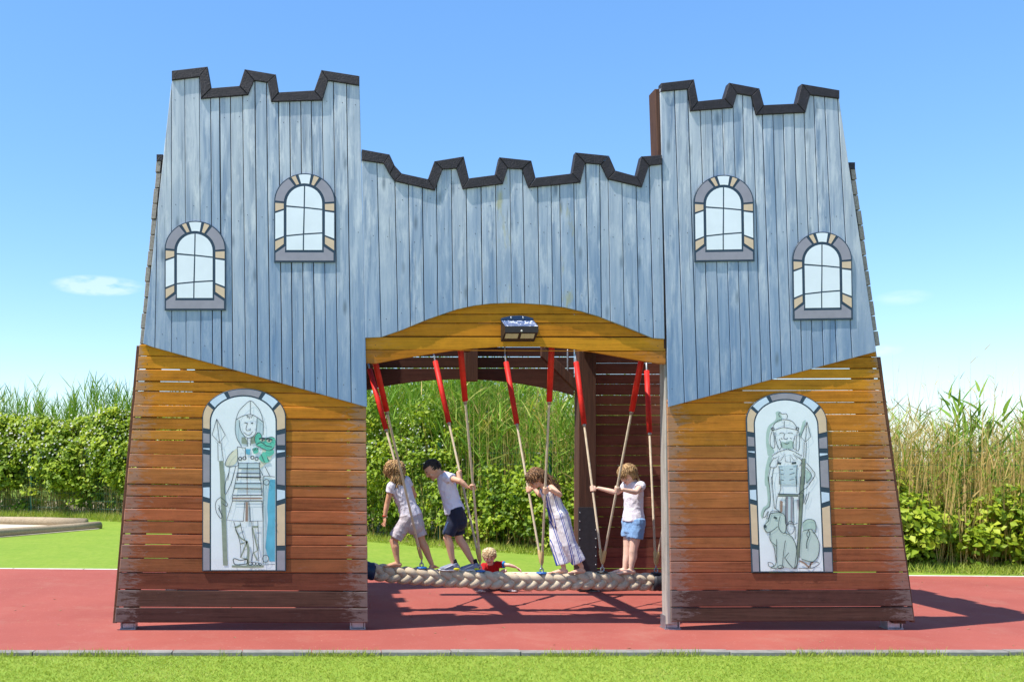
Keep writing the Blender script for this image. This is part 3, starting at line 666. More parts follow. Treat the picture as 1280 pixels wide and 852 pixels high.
lines = [LN(A4([(322, 318), (345, 250), (385, 200), (450, 150), (500, 190), (540, 250), (565, 340)])), LN(A4([(322, 318), (380, 285), (450, 270), (510, 295), (565, 340)])), LN(A4([(450, 150), (450, 268)]), sm=False),
    LN(A4([(322, 318), (316, 400), (330, 480), (372, 550)])), LN(A4([(565, 340), (562, 450)])), LN(A4([(352, 318), (356, 380), (380, 440), (425, 478), (470, 465), (500, 420), (510, 300)])),
    LN(A4([(425, 345), (412, 395), (420, 412), (445, 408), (450, 392)])), LN(A4([(392, 425), (420, 450), (450, 448), (468, 420)])), LN(A4([(398, 340), (424, 350)]), wd=w2), LN(A4(circ(465, 346, 4)), wd=w2),
    LN(A4([(420, 275), (425, 300), (432, 282), (440, 310), (448, 280), (460, 300), (468, 275)]), wd=w2, sm=False), LN(A4([(425, 480), (422, 555)])), LN(A4([(455, 475), (452, 545)])),
    LN(A4([(152, 310), (112, 450), (178, 522), (228, 450), (152, 310)]), sm=False), LN(A4([(152, 310), (178, 522)]), sm=False), LN(A4([(162, 515), (165, 680), (212, 680), (190, 515)]), sm=False),
    LN(A4([(335, 555), (340, 700)])), LN(A4([(405, 560), (408, 660)])), LN(A4([(335, 555), (405, 565)])), LN(A4(circ(360, 660, 14)), wd=w2), LN(A4(circ(398, 655, 14)), wd=w2), LN(A4(circ(468, 650, 14)), wd=w2), LN(A4(circ(505, 660, 14)), wd=w2),
    LN(A4([(300, 590), (255, 640), (230, 720), (330, 725), (345, 690)])), LN(A4([(270, 730), (250, 850)])), LN(A4([(320, 730), (290, 850)])), LN(A5([(250, 0), (215, 110), (215, 180)])), LN(A5([(295, 0), (270, 90), (222, 190)])),
    LN(A5([(180, 210), (145, 240), (135, 290), (150, 350), (180, 388), (190, 370), (160, 300)])), LN(A5([(180, 210), (225, 250), (240, 275), (225, 285), (195, 262)])), LN(A5([(165, 275), (180, 340), (190, 350)])),
    LN(A4([(345, 700), (530, 700)])), LN(A4([(345, 745), (530, 745)]), wd=w2), LN(A4([(340, 788), (530, 790)]), wd=w2), LN(A4([(335, 825), (532, 830)]), wd=w2), LN(A4([(345, 700), (335, 852)])), LN(A4([(530, 690), (532, 852)])), LN(A4([(422, 700), (420, 852)])),
    LN(A5([(315, 38), (525, 38)]), wd=w2), LN(A5([(302, 92), (522, 92)]), wd=w2), LN(A5([(296, 135), (525, 138)]), wd=w2), LN(A5([(282, 195), (530, 192)]), wd=w2), LN(A5([(280, 240), (530, 240)]), wd=w2), LN(A5([(322, 0), (280, 195)])), LN(A5([(515, 0), (530, 200)])), LN(A5([(405, 0), (405, 190)]), 'brownink'),
    LN(A5([(280, 200), (278, 250), (232, 405), (372, 415)]), sm=False), LN(A5([(530, 240), (540, 410), (425, 415)]), sm=False), LN(A5([(385, 250), (372, 415)])), LN(A5([(420, 250), (432, 415)])),
    LN(A5([(290, 415), (310, 480), (345, 600), (352, 720)])), LN(A5([(345, 420), (362, 500), (385, 575)])), LN(A5([(445, 415), (448, 500), (460, 640), (440, 750)])), LN(A5([(495, 410), (500, 560), (498, 680), (505, 750)])),
    LN(A5([(300, 470), (350, 445)]), 'olive', .016), LN(A5([(450, 460), (497, 460)]), 'olive', .016), LN(A5([(305, 480), (340, 545), (400, 585)]), 'olive', .012), LN(A5([(450, 470), (495, 660), (460, 680), (490, 745)]), 'olive', .012, False), LN(A5([(350, 605), (405, 585), (350, 720), (405, 735)]), 'olive', .012, False), LN(A5([(400, 580), (415, 660), (410, 790)]), 'olive', .02),
    LN(A5([(285, 740), (300, 730), (350, 745), (400, 735), (405, 770), (350, 780), (300, 778), (285, 740)]), 'ink', w2), LN(A5([(275, 795), (410, 798), (545, 795)]), 'olive', .02), LN(A5(circ(432, 772, 15)), 'ink', w1), LN(A5(circ(464, 772, 13)), 'ink', w1), LN(A5(circ(490, 775, 11)), 'ink', w1), LN(A5(circ(515, 778, 10)), 'ink', w1),
    LN(A5([(540, 40), (540, 780), (640, 778)]), 'ink', w1, False), LN(A5(circ(568, 82, 24)), 'ink'), LN(A5(circ(562, 730, 26, 30)), 'ink'), LN(A5([(540, 40), (560, 30), (640, 38)]), 'ink'), LN(A5([(640, 380), (625, 420), (640, 460)]), 'teal', w2), LN(A4([(540, 760), (560, 810)])), LN(A4([(580, 730), (620, 810)])),
    LN(A4([(495, 520), (488, 480), (500, 445), (522, 430), (545, 448), (554, 474), (600, 476), (634, 468), (664, 478)]), 'ink', w1), LN(A4([(660, 560), (620, 588), (570, 576), (530, 556), (500, 545)]), 'ink', w1), LN(A4(circ(556, 497, 5)), 'ink', w2), LN(A4(circ(616, 502, 5)), 'ink', w2), LN(A4([(503, 535), (545, 516), (592, 546), (640, 556)]), 'ink', w2), LN(A4([(526, 486), (552, 480), (580, 489)]), 'ink', .014), LN(A4([(586, 491), (612, 484), (644, 494)]), 'ink', .014), LN(A4([(545, 620), (560, 660), (575, 690)]), 'ink'), LN(A4([(600, 650), (610, 680)]), 'ink'), LN(A4(circ(480, 580, 10)), 'ink'), LN(A4(circ(505, 572, 10)), 'ink')]
drawing(sp1, YP, lines, fills, T0)
Tr = soldier_T(True)
sp2 = panel('soldier_panel', Tr, SO, SI, sdiv, scol, [(SIin[0], 'pane')], YP, .19)
sp2['label'] = 'arched panel drawn with a bearded soldier holding a spear and patting a dog'
A6 = lambda L: [(925 + x / 7.096, 485 + y / 7.1) for x, y in L]
A7 = lambda L: [(930 + x / 6.93, 595 + y / 6.93) for x, y in L]
fills = [('halo', A6([(300, 215), (330, 205), (350, 240), (355, 285), (280, 320), (255, 370), (240, 480), (290, 560), (240, 600), (225, 560), (215, 440), (235, 340), (300, 280)]), True), ('halo', A6([(235, 610), (270, 600), (235, 760), (232, 852), (205, 852), (210, 720)]), True),
    ('halo', A7([(170, 0), (195, 0), (215, 180), (205, 260), (160, 300), (145, 360), (130, 330), (150, 270), (190, 220)]), True), ('halo', A6([(540, 300), (565, 290), (520, 430), (515, 400)]), True), ('halo', A6([(565, 720), (620, 770), (570, 840)]), True),
    ('halo', A6([(355, 470), (385, 480), (440, 465), (460, 500), (440, 535), (370, 530), (340, 500)]), True), ('olive', A6([(530, 620), (560, 620), (552, 852), (520, 852)]), False), ('olive', A7([(470, 0), (505, 0), (490, 230), (460, 700), (440, 795), (420, 790), (450, 500)]), False),
    ('shade', A6([(330, 690), (490, 680), (485, 852), (335, 852)]), False), ('halo', A7([(490, 400), (540, 370), (600, 390), (605, 460), (560, 450), (500, 470)]), True), ('dogcol', A7([(490, 470), (540, 450), (590, 480), (630, 570), (620, 680), (570, 735), (480, 710), (465, 620)]), True),
    ('dogcol', A7([(200, 340), (250, 310), (320, 320), (345, 380), (340, 480), (300, 470), (400, 520), (435, 620), (440, 750), (400, 790), (330, 780), (270, 790), (215, 785), (260, 750), (255, 640), (215, 560), (205, 500), (225, 470), (180, 480), (155, 450), (160, 425)]), True),
    ('mauve', A7([(345, 175), (365, 175), (360, 400), (340, 400)]), False), ('mauve', A7([(385, 175), (405, 175), (400, 400), (385, 400)]), False), ('shade', A7([(365, 175), (385, 175), (385, 400), (362, 400)]), False), ('mauve', A7([(440, 200), (462, 200), (450, 300)]), False), ('brownink', A7([(295, 205), (318, 215), (315, 310), (295, 310)]), False),
    ('ink', A7(circ(165, 430, 13, 15)[:-1]), True), ('olive', A7([(280, 150), (455, 155), (450, 168), (280, 165)]), False)]
lines = [LN(A6([(268, 370), (285, 320), (330, 285), (390, 280), (450, 300), (490, 360)])), LN(A6([(275, 375), (330, 358), (380, 350), (490, 372)])), LN(A6([(375, 292), (372, 350)])), LN(A6([(340, 260), (325, 235), (335, 215), (355, 230), (390, 228), (402, 250), (395, 275)])), LN(A6(circ(272, 362, 12)), wd=w2), LN(A6(circ(490, 360, 12)), wd=w2),
    LN(A6([(268, 375), (250, 440), (255, 510), (285, 530), (290, 480), (275, 380)])), LN(A6([(290, 390), (300, 470), (330, 540), (350, 510), (330, 450)])), LN(A6([(500, 375), (510, 450), (505, 540), (480, 550), (480, 470), (490, 380)])), LN(A6([(470, 420), (450, 510), (470, 545)])), LN(A6([(380, 400), (370, 440), (390, 455), (405, 440)])), LN(A6([(330, 405), (350, 395), (372, 400)])), LN(A6([(405, 400), (430, 395), (450, 402)])), LN(A6([(375, 485), (395, 495), (415, 485)])), LN(A6([(345, 440), (355, 455)])), LN(A6([(425, 440), (440, 450)])),
    LN(A6([(400, 540), (330, 560), (265, 600), (290, 625), (330, 600), (315, 645), (345, 640), (380, 580), (385, 650), (430, 655), (425, 590), (460, 640), (490, 630), (450, 580), (510, 620), (530, 600), (460, 560), (405, 540)]), sm=False), LN(A6([(280, 620), (245, 690), (300, 700), (320, 640)])), LN(A6([(510, 620), (530, 650), (510, 690)])), LN(A6([(315, 660), (345, 668)]), wd=.02), LN(A6([(440, 665), (480, 660)]), wd=.02),
    LN(A6([(325, 690), (335, 760), (330, 852)])), LN(A6([(490, 680), (480, 760), (485, 852)])), LN(A6([(340, 720), (365, 725)])), LN(A6([(420, 720), (450, 715)])), LN(A6([(345, 760), (370, 765)])), LN(A6([(420, 765), (465, 750)])), LN(A6([(345, 810), (370, 815)])), LN(A6([(420, 812), (460, 805)])), LN(A6([(255, 700), (238, 780), (240, 852)])), LN(A6([(285, 700), (268, 780), (270, 852)])), LN(A7([(190, 0), (210, 150), (205, 260)])), LN(A7([(220, 0), (235, 150), (245, 270)])),
    LN(A6([(575, 300), (520, 430), (560, 478), (608, 430), (575, 300)]), sm=False), LN(A6([(572, 310), (562, 475)])), LN(A6([(550, 480), (545, 615)])), LN(A6([(570, 480), (562, 615)])), LN(A6([(530, 620), (520, 852)])), LN(A6([(560, 620), (552, 852)])), LN(A7([(470, 0), (450, 500), (420, 790)])), LN(A7([(503, 0), (490, 230), (460, 700)])), LN(A6([(570, 660), (620, 720), (645, 770), (590, 852)])), LN(A6([(565, 700), (615, 770), (570, 840)])), LN(A7([(590, 0), (530, 90), (500, 110), (455, 150)])), LN(A7([(545, 130), (535, 180), (510, 240)])), LN(A7([(525, 150), (500, 230)])), LN(A7([(455, 155), (490, 145), (500, 180), (490, 240)])),
    LN(A7([(290, 0), (300, 100), (285, 150)])), LN(A7([(430, 0), (435, 60), (440, 140)])), LN(A7([(275, 150), (455, 155)]), wd=w2), LN(A7([(275, 168), (455, 170)]), wd=w2), LN(A7([(270, 170), (255, 280)])), LN(A7([(455, 175), (460, 300)])), LN(A7([(345, 175), (340, 400), (380, 405), (420, 410), (445, 400)])), LN(A7([(408, 180), (415, 400)])), LN(A7([(205, 260), (165, 290), (148, 345), (165, 350), (190, 300)])), LN(A7([(195, 300), (180, 360), (200, 355), (220, 300), (270, 300), (300, 310), (245, 270)])),
    LN(A7([(200, 340), (215, 320), (260, 310), (320, 320), (345, 370), (340, 480), (310, 480), (280, 430), (295, 340)])), LN(A7([(200, 340), (195, 380), (155, 425), (165, 460), (190, 482), (230, 465), (275, 430)])), LN(A7([(240, 350), (268, 362)]), wd=.018), LN(A7([(210, 485), (210, 550), (265, 600)])), LN(A7([(330, 480), (400, 525), (435, 620), (442, 760), (420, 795), (380, 760), (335, 700)])), LN(A7([(265, 540), (262, 700), (255, 760), (215, 785), (270, 795)])), LN(A7([(340, 550), (325, 650), (310, 780), (275, 785)])), LN(A7([(335, 700), (370, 655)])), LN(A7([(240, 590), (262, 740)])), LN(A7(circ(300, 780, 26, 14)), 'ink'), LN(A7(circ(385, 440, 32, 55)), 'ink'),
    LN(A7([(490, 400), (530, 370), (590, 380), (605, 440), (590, 490), (560, 455), (490, 470)])), LN(A7([(590, 480), (630, 570), (625, 680), (580, 735)])), LN(A7([(480, 710), (540, 730), (580, 735)])), LN(A7([(540, 460), (525, 500), (540, 525), (550, 490), (540, 460)])), LN(A7([(538, 525), (525, 570), (524, 620)]), wd=w2), LN(A7([(190, 740), (225, 745), (240, 775), (200, 775), (190, 740)])), LN(A7([(560, 740), (610, 735), (630, 755), (570, 790), (555, 780), (560, 740)])), LN(A7([(460, 725), (510, 750), (540, 785)]), 'brownink', .014), LN(A7([(575, 735), (540, 785)]), 'brownink', .014), LN(A7([(455, 790), (560, 790)])), LN(A7([(425, 430), (425, 540)]))]
def Ti(x, y): return (x, y)
drawing(sp2, YP, lines, fills, Ti)
# screws round the printed panels
bm = bmesh.new()
for (x, y, z) in SCREWS: add_ell(bm, (x, y - .0005, z), (.004, .0015, .004), None, 7, 4)
so_ = bm_obj('screw_head', bm, M['darksteel'], castle, True); so_['kind'] = 'stuff'
# ------------------------------------------------------------------ solar lamp over the arch
lampz = P(647, 411)
lamp = empty('solar_lamp', (lampz.x, -.02, lampz.z - .13), 'dark solar wall lamp screwed on the ochre arch boards', 'wall lamp')
lp = lambda x, y: P(620 + x / 17.04, 385 + y / 17.04, 0)
def lp2(L): return [(lp(*p).x, lp(*p).z) for p in L]
bm = bmesh.new(); add_prism(bm, lp2([(92, 270), (100, 225), (280, 180), (480, 170), (600, 180), (775, 225), (780, 270)]), -.036, -.019, .003); bm_obj('mounting_plate', bm, plain('navy plastic', (.012, .035, .09), .4, .1, 20, 0), lamp)
def hexa(name, f, b, mat, parent):
    bm = bmesh.new(); A = [bm.verts.new(p) for p in f]; B = [bm.verts.new(p) for p in b]; bm.faces.new(A); bm.faces.new(B[::-1])
    for i in range(4): bm.faces.new((A[i], B[i], B[(i + 1) % 4], A[(i + 1) % 4]))
    return bm_obj(name, bm, mat, parent)
def L3(x, y, d): q = lp(x, y); return Vector((q.x, d, q.z))
house = hexa('housing', [L3(140, 550, -.112), L3(840, 550, -.112), L3(850, 425, -.112), L3(145, 425, -.112)], [L3(95, 720, -.021), L3(800, 720, -.021), L3(785, 262, -.021), L3(92, 262, -.021)], plain('dark brown plastic', (.03, .022, .018), .35, .1, 20, 0), lamp)
cellm = NT('solar cell'); cv = cellm.coords(False); cn = cellm.noise(cv, 30, 2, .5, 1.0); cellm = cellm.done(cellm.mix(cellm.rng(cn, .55, .66), (.10, .14, .25), (.75, .77, .80)), .15, .6)
hexa('solar_panel', [L3(150, 418, -.111), L3(838, 418, -.111), L3(782, 272, -.030), L3(100, 272, -.030)], [L3(150, 421, -.107), L3(838, 421, -.107), L3(782, 275, -.026), L3(100, 275, -.026)], cellm, lamp)
for x0, x1 in ((165, 435), (495, 775)):
    hexa('light_bar', [L3(x0 - 12, 665, -.070), L3(x1 - 12, 665, -.070), L3(x1, 575, -.105), L3(x0, 575, -.105)], [L3(x0 - 12, 665, -.062), L3(x1 - 12, 665, -.062), L3(x1, 575, -.097), L3(x0, 575, -.097)], plain('lamp diffuser', (.42, .33, .22), .3, .1, 60, 0), lamp)
bm = bmesh.new(); add_ell(bm, L3(492, 518, -.113), (.009, .006, .009), None, 10, 6); bm_obj('motion_sensor', bm, M['edging'], lamp, True)
for x in (305, 560):
    bm = bmesh.new(); add_ell(bm, L3(x, 215, -.037), (.008, .004, .012), None, 8, 5); bm_obj('screw', bm, M['steel'], lamp, True)
# ------------------------------------------------------------------ vegetation
def hedge_frame(x):
    x = np.asarray(x, float); y = hedge_y(x); dy = (hedge_y(x + .3) - hedge_y(x - .3)) / .6
    n = np.stack([-dy, np.ones_like(dy)], -1); n /= np.linalg.norm(n, axis=-1, keepdims=True)      # pointing away from the camera
    return np.stack([x, y], -1), n
def unit(v): return v / np.maximum(np.linalg.norm(v, axis=-1, keepdims=True), 1e-9)
def leaves(pos, nrm, size, aspect, tone_, fold=.25):
    """folded diamond leaves: pos (n,3), nrm approx normal, size (n,)"""
    n = len(pos); a = unit(rng.normal(size=(n, 3))); t = unit(np.cross(nrm, a)); b = np.cross(nrm, t)
    L = size[:, None] * t; Wd = (size * aspect)[:, None] * b; f = (size * fold)[:, None] * nrm
    V = np.stack([pos - L * .5, pos + Wd * .5 + f * .5 - L * .05, pos + L * .5 - f * .4, pos - Wd * .5 + f * .5 - L * .05], 1).reshape(-1, 3)
    i = np.arange(n)[:, None] * 4; Fc = np.concatenate([i + np.array([[0, 1, 2]]), i + np.array([[0, 2, 3]])], 0)
    return V, Fc, np.repeat(tone_, 4)
def blades(base, tip, width, tone_, nseg=3, sag=0.0, tdark=0.0):
    """ribbons from base to tip with a drooping arc; (n,3) arrays"""
    n = len(base); d = tip - base; L = np.linalg.norm(d, axis=1, keepdims=True)
    hor = d.copy(); hor[:, 2] = 0; hor = unit(hor + 1e-6 * rng.normal(size=(n, 3)))
    sidev = unit(np.cross(unit(d), rng.normal(size=(n, 3)) * np.array([1, 1, .2])))
    Vs = []; sg = np.broadcast_to(np.asarray(sag, float).reshape(-1, 1), (n, 1))
    for k in range(nseg + 1):
        f = k / nseg; p = base + d * f; p = p + np.array([0, 0, 1.0]) * (sg * L * (f - f * f) * 2.0)
        w_ = (width * (1 - f ** 1.6 * .96))[:, None] * .5 * (1 if k else .7)
        Vs += [p - sidev * w_, p + sidev * w_]
    V = np.stack(Vs, 1).reshape(-1, 3); m = 2 * (nseg + 1); i = np.arange(n)[:, None] * m
    Fc = np.concatenate([i + np.array([[2 * k, 2 * k + 1, 2 * k + 3, 2 * k + 2]]) for k in range(nseg)], 0)
    return V, Fc, np.repeat(tone_, m)
def join(parts):
    V, Fc, T_ = [], [], []; o = 0
    for v, f, t in parts: V.append(v); Fc.append(f + o); T_.append(t); o += len(v)
    return np.concatenate(V), np.concatenate(Fc), np.concatenate(T_)
G_leaf = mat_tone('bramble leaf', [(0, (.05, .11, .008)), (.45, (.19, .29, .014)), (.8, (.36, .45, .03)), (.93, (.48, .54, .06)), (1, (.55, .55, .50))], .5, .35)
G_reed = mat_tone('reed', [(0, (.08, .19, .015)), (.35, (.19, .35, .03)), (.55, (.33, .43, .07)), (.7, (.52, .41, .13)), (1, (.66, .48, .21))], .6, .3)
G_grass = mat_tone('grass blade', [(0, (.19, .27, .03)), (.5, (.30, .385, .045)), (.8, (.40, .45, .08)), (1, (.54, .48, .20))], .6, .3)
xs_h = [-22, -9, -6, -3, -1.2, -.4, .2, .7, 1.2, 2.3, 4, 6.4, 7.4, 8.4, 13]
Hb = [2.6, 2.55, 2.65, 2.65, 2.75, 2.6, 2.5, 1.7, 1.15, 1.3, 1.2, 1.05, .95, .85, 1.0]
# --- bramble hedge
nc = 7400
cx = np.concatenate([rng.uniform(-20, 12, 5200), rng.uniform(-13, -4.5, 2200)]); dens = np.interp(cx, [-20, -11, -4, 12], [.6, .9, 1, 1]); cx = cx[rng.random(nc) < dens]; nc = len(cx)
P0, N0 = hedge_frame(cx); Ht = np.interp(cx, xs_h, Hb) * (1 + .035 * np.sin(cx * 2.3) + .04 * np.sin(cx * 5.1 + 1) + .10 * (rng.random(nc) - .5) + (.16 * np.sin(cx * 4.1) + .12 * np.sin(cx * 9.7 + 2) + .25 * (rng.random(nc) - .3)) * (cx > .6))
u = rng.random(nc); cz = Ht * u ** .8
low = np.interp(cx, [-9, -4, -2], [.9, .6, 0]); keep = ((cz > low) | (rng.random(nc) < .16)) & ((cx < .6) | (rng.random(nc) < np.interp(cx, [.6, 1, 2.6, 4, 6, 9], [.85, .65, .65, .75, .75, .75])))
bulge = .55 * np.sin(np.pi * np.clip(cz / Ht, 0, 1)) + .22 * np.sin(cx * 3.1 + cz * 2.2) + .12 * np.sin(cx * 7.3 - cz * 5)
dep = -bulge + rng.random(nc) ** 1.3 * 1.1 + .15
C = np.concatenate([P0 + N0 * dep[:, None], cz[:, None]], 1)[keep]; N0 = N0[keep]; nc = len(C)
k = 34; cr = rng.uniform(.16, .34, nc)
off = unit(rng.normal(size=(nc, k, 3))) * (rng.random((nc, k, 1)) ** .45) * cr[:, None, None]; off[:, :, 2] *= .75
outw = np.concatenate([-N0, np.zeros((nc, 1))], 1)[:, None, :]
pos = (C[:, None, :] + off).reshape(-1, 3); nr = unit((unit(off) * .55 + outw * .45 + np.array([0, 0, .75]) + rng.normal(size=(nc, k, 3)) * .35)).reshape(-1, 3)
ok = pos[:, 2] > .03; pos, nr = pos[ok], nr[ok]
tn = (np.repeat((rng.uniform(.15, .8, nc) + np.interp(C[:, 0], [-8, -4, 3, 5], [.12, 0, 0, .14])), k).reshape(-1)[ok] + rng.normal(size=len(pos)) * .11).clip(0, .9)
V, Fc, Tn = leaves(pos, nr, rng.uniform(.05, .11, len(pos)) * np.interp(pos[:, 0], [-9, -3, 5, 7], [1.55, 1.05, 1.05, 1.25]), .72, tn)
# pale blossom among the leaves
ns = 9000; q = rng.integers(0, nc, ns); selx = C[q]; bl = selx[:, 2] > 1.4
bp = (selx + unit(rng.normal(size=(ns, 3))) * cr[q][:, None] + np.concatenate([-N0[q] * .1, np.full((ns, 1), .05)], 1))[bl]
V2, F2, T2 = leaves(bp, unit(np.concatenate([-N0[q], np.full((ns, 1), .6)], 1)[bl] + rng.normal(size=(len(bp), 3)) * .3), rng.uniform(.03, .05, len(bp)) * np.interp(bp[:, 0], [-9, -3], [1.7, 1]), .9, np.full(len(bp), 1.0), .05)
V, Fc, Tn = join([(V, Fc, Tn), (V2, F2, T2)])
hedge_o = np_mesh('bramble_hedge', V, Fc, G_leaf, cols=Tn); tag(hedge_o, 'leafy green bramble hedge with pale blossom behind the castle', 'hedge', kind='stuff')
# bramble stems
ns = 1500; sx_ = rng.uniform(-20, 12, ns); p0, n0 = hedge_frame(sx_); h_ = np.interp(sx_, xs_h, Hb) * rng.uniform(.5, 1.0, ns)
base = np.concatenate([p0 + n0 * rng.uniform(-.1, .8, (ns, 1)), np.zeros((ns, 1))], 1); tip = base + np.stack([rng.normal(size=ns) * .3, rng.normal(size=ns) * .3, h_], 1)
V, Fc, Tn = blades(base, tip, np.full(ns, .016), rng.uniform(.55, 1, ns), 3, .05)
np_mesh('bramble_stems', V, Fc, G_reed, cols=Tn)
tag(bpy.data.objects['bramble_stems'], 'brown woody stems inside the bramble hedge', 'hedge', kind='stuff')
# --- reed bed
def reed_bed(n, x0, x1, d0, d1, hfun, wt, nl, name, label, leaf=(.3, .55), lw=.024, zl=.45, elr=(.35, 1.25)):
    x = rng.uniform(x0, x1, n); p0, n0 = hedge_frame(x); d = rng.uniform(d0, d1, n)
    h_ = np.array([hfun(v) for v in x]) * rng.uniform(.74, 1.06, n)
    base = np.concatenate([p0 + n0 * d[:, None], np.zeros((n, 1))], 1)
    lean = rng.normal(size=(n, 2)) * .10; tip = base + np.concatenate([lean * h_[:, None], h_[:, None]], 1)
    tan = rng.random(n) < np.array([wt(v) for v in x])
    st = blades(base, tip, np.where(tan, .015, .011), np.where(tan, rng.uniform(.7, 1, n), rng.uniform(.3, .62, n)), 3, 0)
    m_ = np.where(tan, rng.integers(0, 3, n), nl); idx = np.repeat(np.arange(n), m_)
    f = rng.uniform(zl, 1.0, len(idx)); b = base[idx] + (tip - base)[idx] * f[:, None]
    az = rng.uniform(0, 2 * np.pi, len(idx)); el = rng.uniform(*elr, len(idx)); L = rng.uniform(*leaf, len(idx))
    t = b + np.stack([np.cos(az) * np.cos(el), np.sin(az) * np.cos(el), np.sin(el)], 1) * L[:, None]
    lv = blades(b, t, np.full(len(idx), lw) * rng.uniform(.7, 1.2, len(idx)), np.where(tan[idx], rng.uniform(.6, .9, len(idx)), rng.uniform(.05, .6, len(idx))), 3, rng.uniform(-.05, .3, len(idx)))
    V, Fc, Tn = join([st, lv]); o = np_mesh(name, V, Fc, G_reed, cols=Tn); return tag(o, label, 'reeds', kind='stuff')
reed_bed(900, -20, -2.5, .5, 2.2, lambda x: 3.15 + .3 * math.sin(x * 2.1) + .15 * math.sin(x * 7.3), lambda x: .15, 15, 'reed_bed', 'green reed tops rising above the left hedge', (.35, .62), .030, .74, (.75, 1.45))
reed_bed(1500, -2.5, 1.0, .3, 3.2, lambda x: 3.35 + .2 * math.sin(x * 5), lambda x: .10 + .22 * (x > .2), 13, 'reed_bed', 'tall green reeds seen through the arch')
reed_bed(1800, .5, 4.2, -.02, 2.8, lambda x: 3.1 - .12 * x, lambda x: .48, 8, 'reed_bed', 'tall reeds with many dry tan stems beside the back post', zl=.3)
reed_bed(5400, 4.2, 12.5, -.16, 2.6, lambda x: 2.12 + .12 * math.sin(x * 3), lambda x: .84, 6, 'reed_bed', 'dry tan reeds behind the wire fence', (.25, .45), .018, .3)
reed_bed(420, 4.5, 12, .0, 2.0, lambda x: 2.85 + .3 * math.sin(x * 6), lambda x: .97, 3, 'reed_bed', 'thin dead stalks sticking up above the dry reeds', (.1, .2), .012, .8)
# --- dry reed stems low in the left hedge
reed_bed(1700, -20, -4, -.1, .4, lambda x: 1.5, lambda x: .85, 3, 'dry_reeds', 'dry tan stems low in the left hedge', (.2, .35), .014, .2)
# --- giant cane at the right
cp = P(1258, 600, 0); cane_x = 8.2; cane_y = float(hedge_y(cane_x)) + .9
cane = empty('giant_cane', (cane_x, cane_y, 0), 'fresh green cane with broad leaves rising above dry reeds', 'cane')
nst = 15; b = np.stack([rng.uniform(-.75, .85, nst), rng.uniform(-.3, .3, nst), np.zeros(nst)], 1); t = b + np.stack([rng.normal(size=nst) * .12, rng.normal(size=nst) * .1, rng.uniform(2.1, 2.65, nst)], 1)
V, Fc, Tn = blades(b, t, np.full(nst, .028), np.full(nst, .42), 3); np_mesh('stem', V, Fc, G_reed, cane, cols=Tn, loc=cane.location)
idx = np.repeat(np.arange(nst), 15); f = np.tile(np.linspace(.5, 1, 15), nst); bb = b[idx] + (t - b)[idx] * f[:, None]; az = rng.uniform(0, 6.28, len(idx)); el = rng.uniform(.45, 1.25, len(idx)); L = rng.uniform(.2, .36, len(idx))
V, Fc, Tn = blades(bb, bb + np.stack([np.cos(az) * np.cos(el), np.sin(az) * np.cos(el), np.sin(el)], 1) * L[:, None], np.full(len(idx), .048), rng.uniform(.15, .5, len(idx)), 4, .12)
np_mesh('foliage', V, Fc, G_reed, cane, cols=Tn, loc=cane.location)
# --- rough grass along the hedge foot
n = 26000; x = rng.uniform(-16, 11, n); p0, n0 = hedge_frame(x); d = -.75 + rng.random(n) ** 1.2 * .9 - .25 * np.sin(x * 1.7) * (x < -4)
b = np.concatenate([p0 + n0 * d[:, None], np.zeros((n, 1))], 1); h_ = rng.uniform(.05, .19, n) * np.where(x < -4, 1.2, .8)
V, Fc, Tn = blades(b, b + np.stack([rng.normal(size=n) * .05, rng.normal(size=n) * .05, h_], 1), np.full(n, .012), (rng.uniform(.2, .85, n) + .12 * (x < -4)).clip(0, 1), 2)
tag(np_mesh('rough_grass', V, Fc, G_grass, cols=Tn), 'rough yellowish grass along the foot of the hedge', 'grass', kind='stuff')
# --- lawn blades: front lawn and the nearer part of the back lawn
n = 90000; x = rng.uniform(-6.0, 5.2, n); y = rng.uniform(-3.2, YK - .1, n); h_ = rng.uniform(.008, .021, n)
patch = .5 + .25 * np.sin(x * 2.1 + y * 3) + .2 * np.sin(x * 5.3 - y * 2.2)
b = np.stack([x, y, np.zeros(n)], 1)
lawnA = blades(b, b + np.stack([rng.normal(size=n) * .012, rng.normal(size=n) * .012, h_], 1), np.full(n, .0055), (rng.uniform(.32, .72, n) + .2 * patch).clip(0, .95), 2)
# little tufts along the kerb
n = 6000; x = rng.uniform(-6, 5.2, n); x = x[(np.sin(x * 7) + np.sin(x * 3.1) + rng.normal(size=n) * .5) > .4]; n = len(x)
b = np.stack([x, np.full(n, YK - .1) - rng.random(n) * .04, np.zeros(n)], 1)
lawnC = blades(b, b + np.stack([rng.normal(size=n) * .02, rng.normal(size=n) * .01, rng.random(n) ** 2 * .06 + .025], 1), np.full(n, .006), rng.uniform(.3, .9, n), 2)
V, Fc, Tn = join([lawnA, lawnC]); tag(np_mesh('lawn_grass', V, Fc, G_grass, cols=Tn), 'short blades of bright green lawn grass', 'grass', kind='stuff')
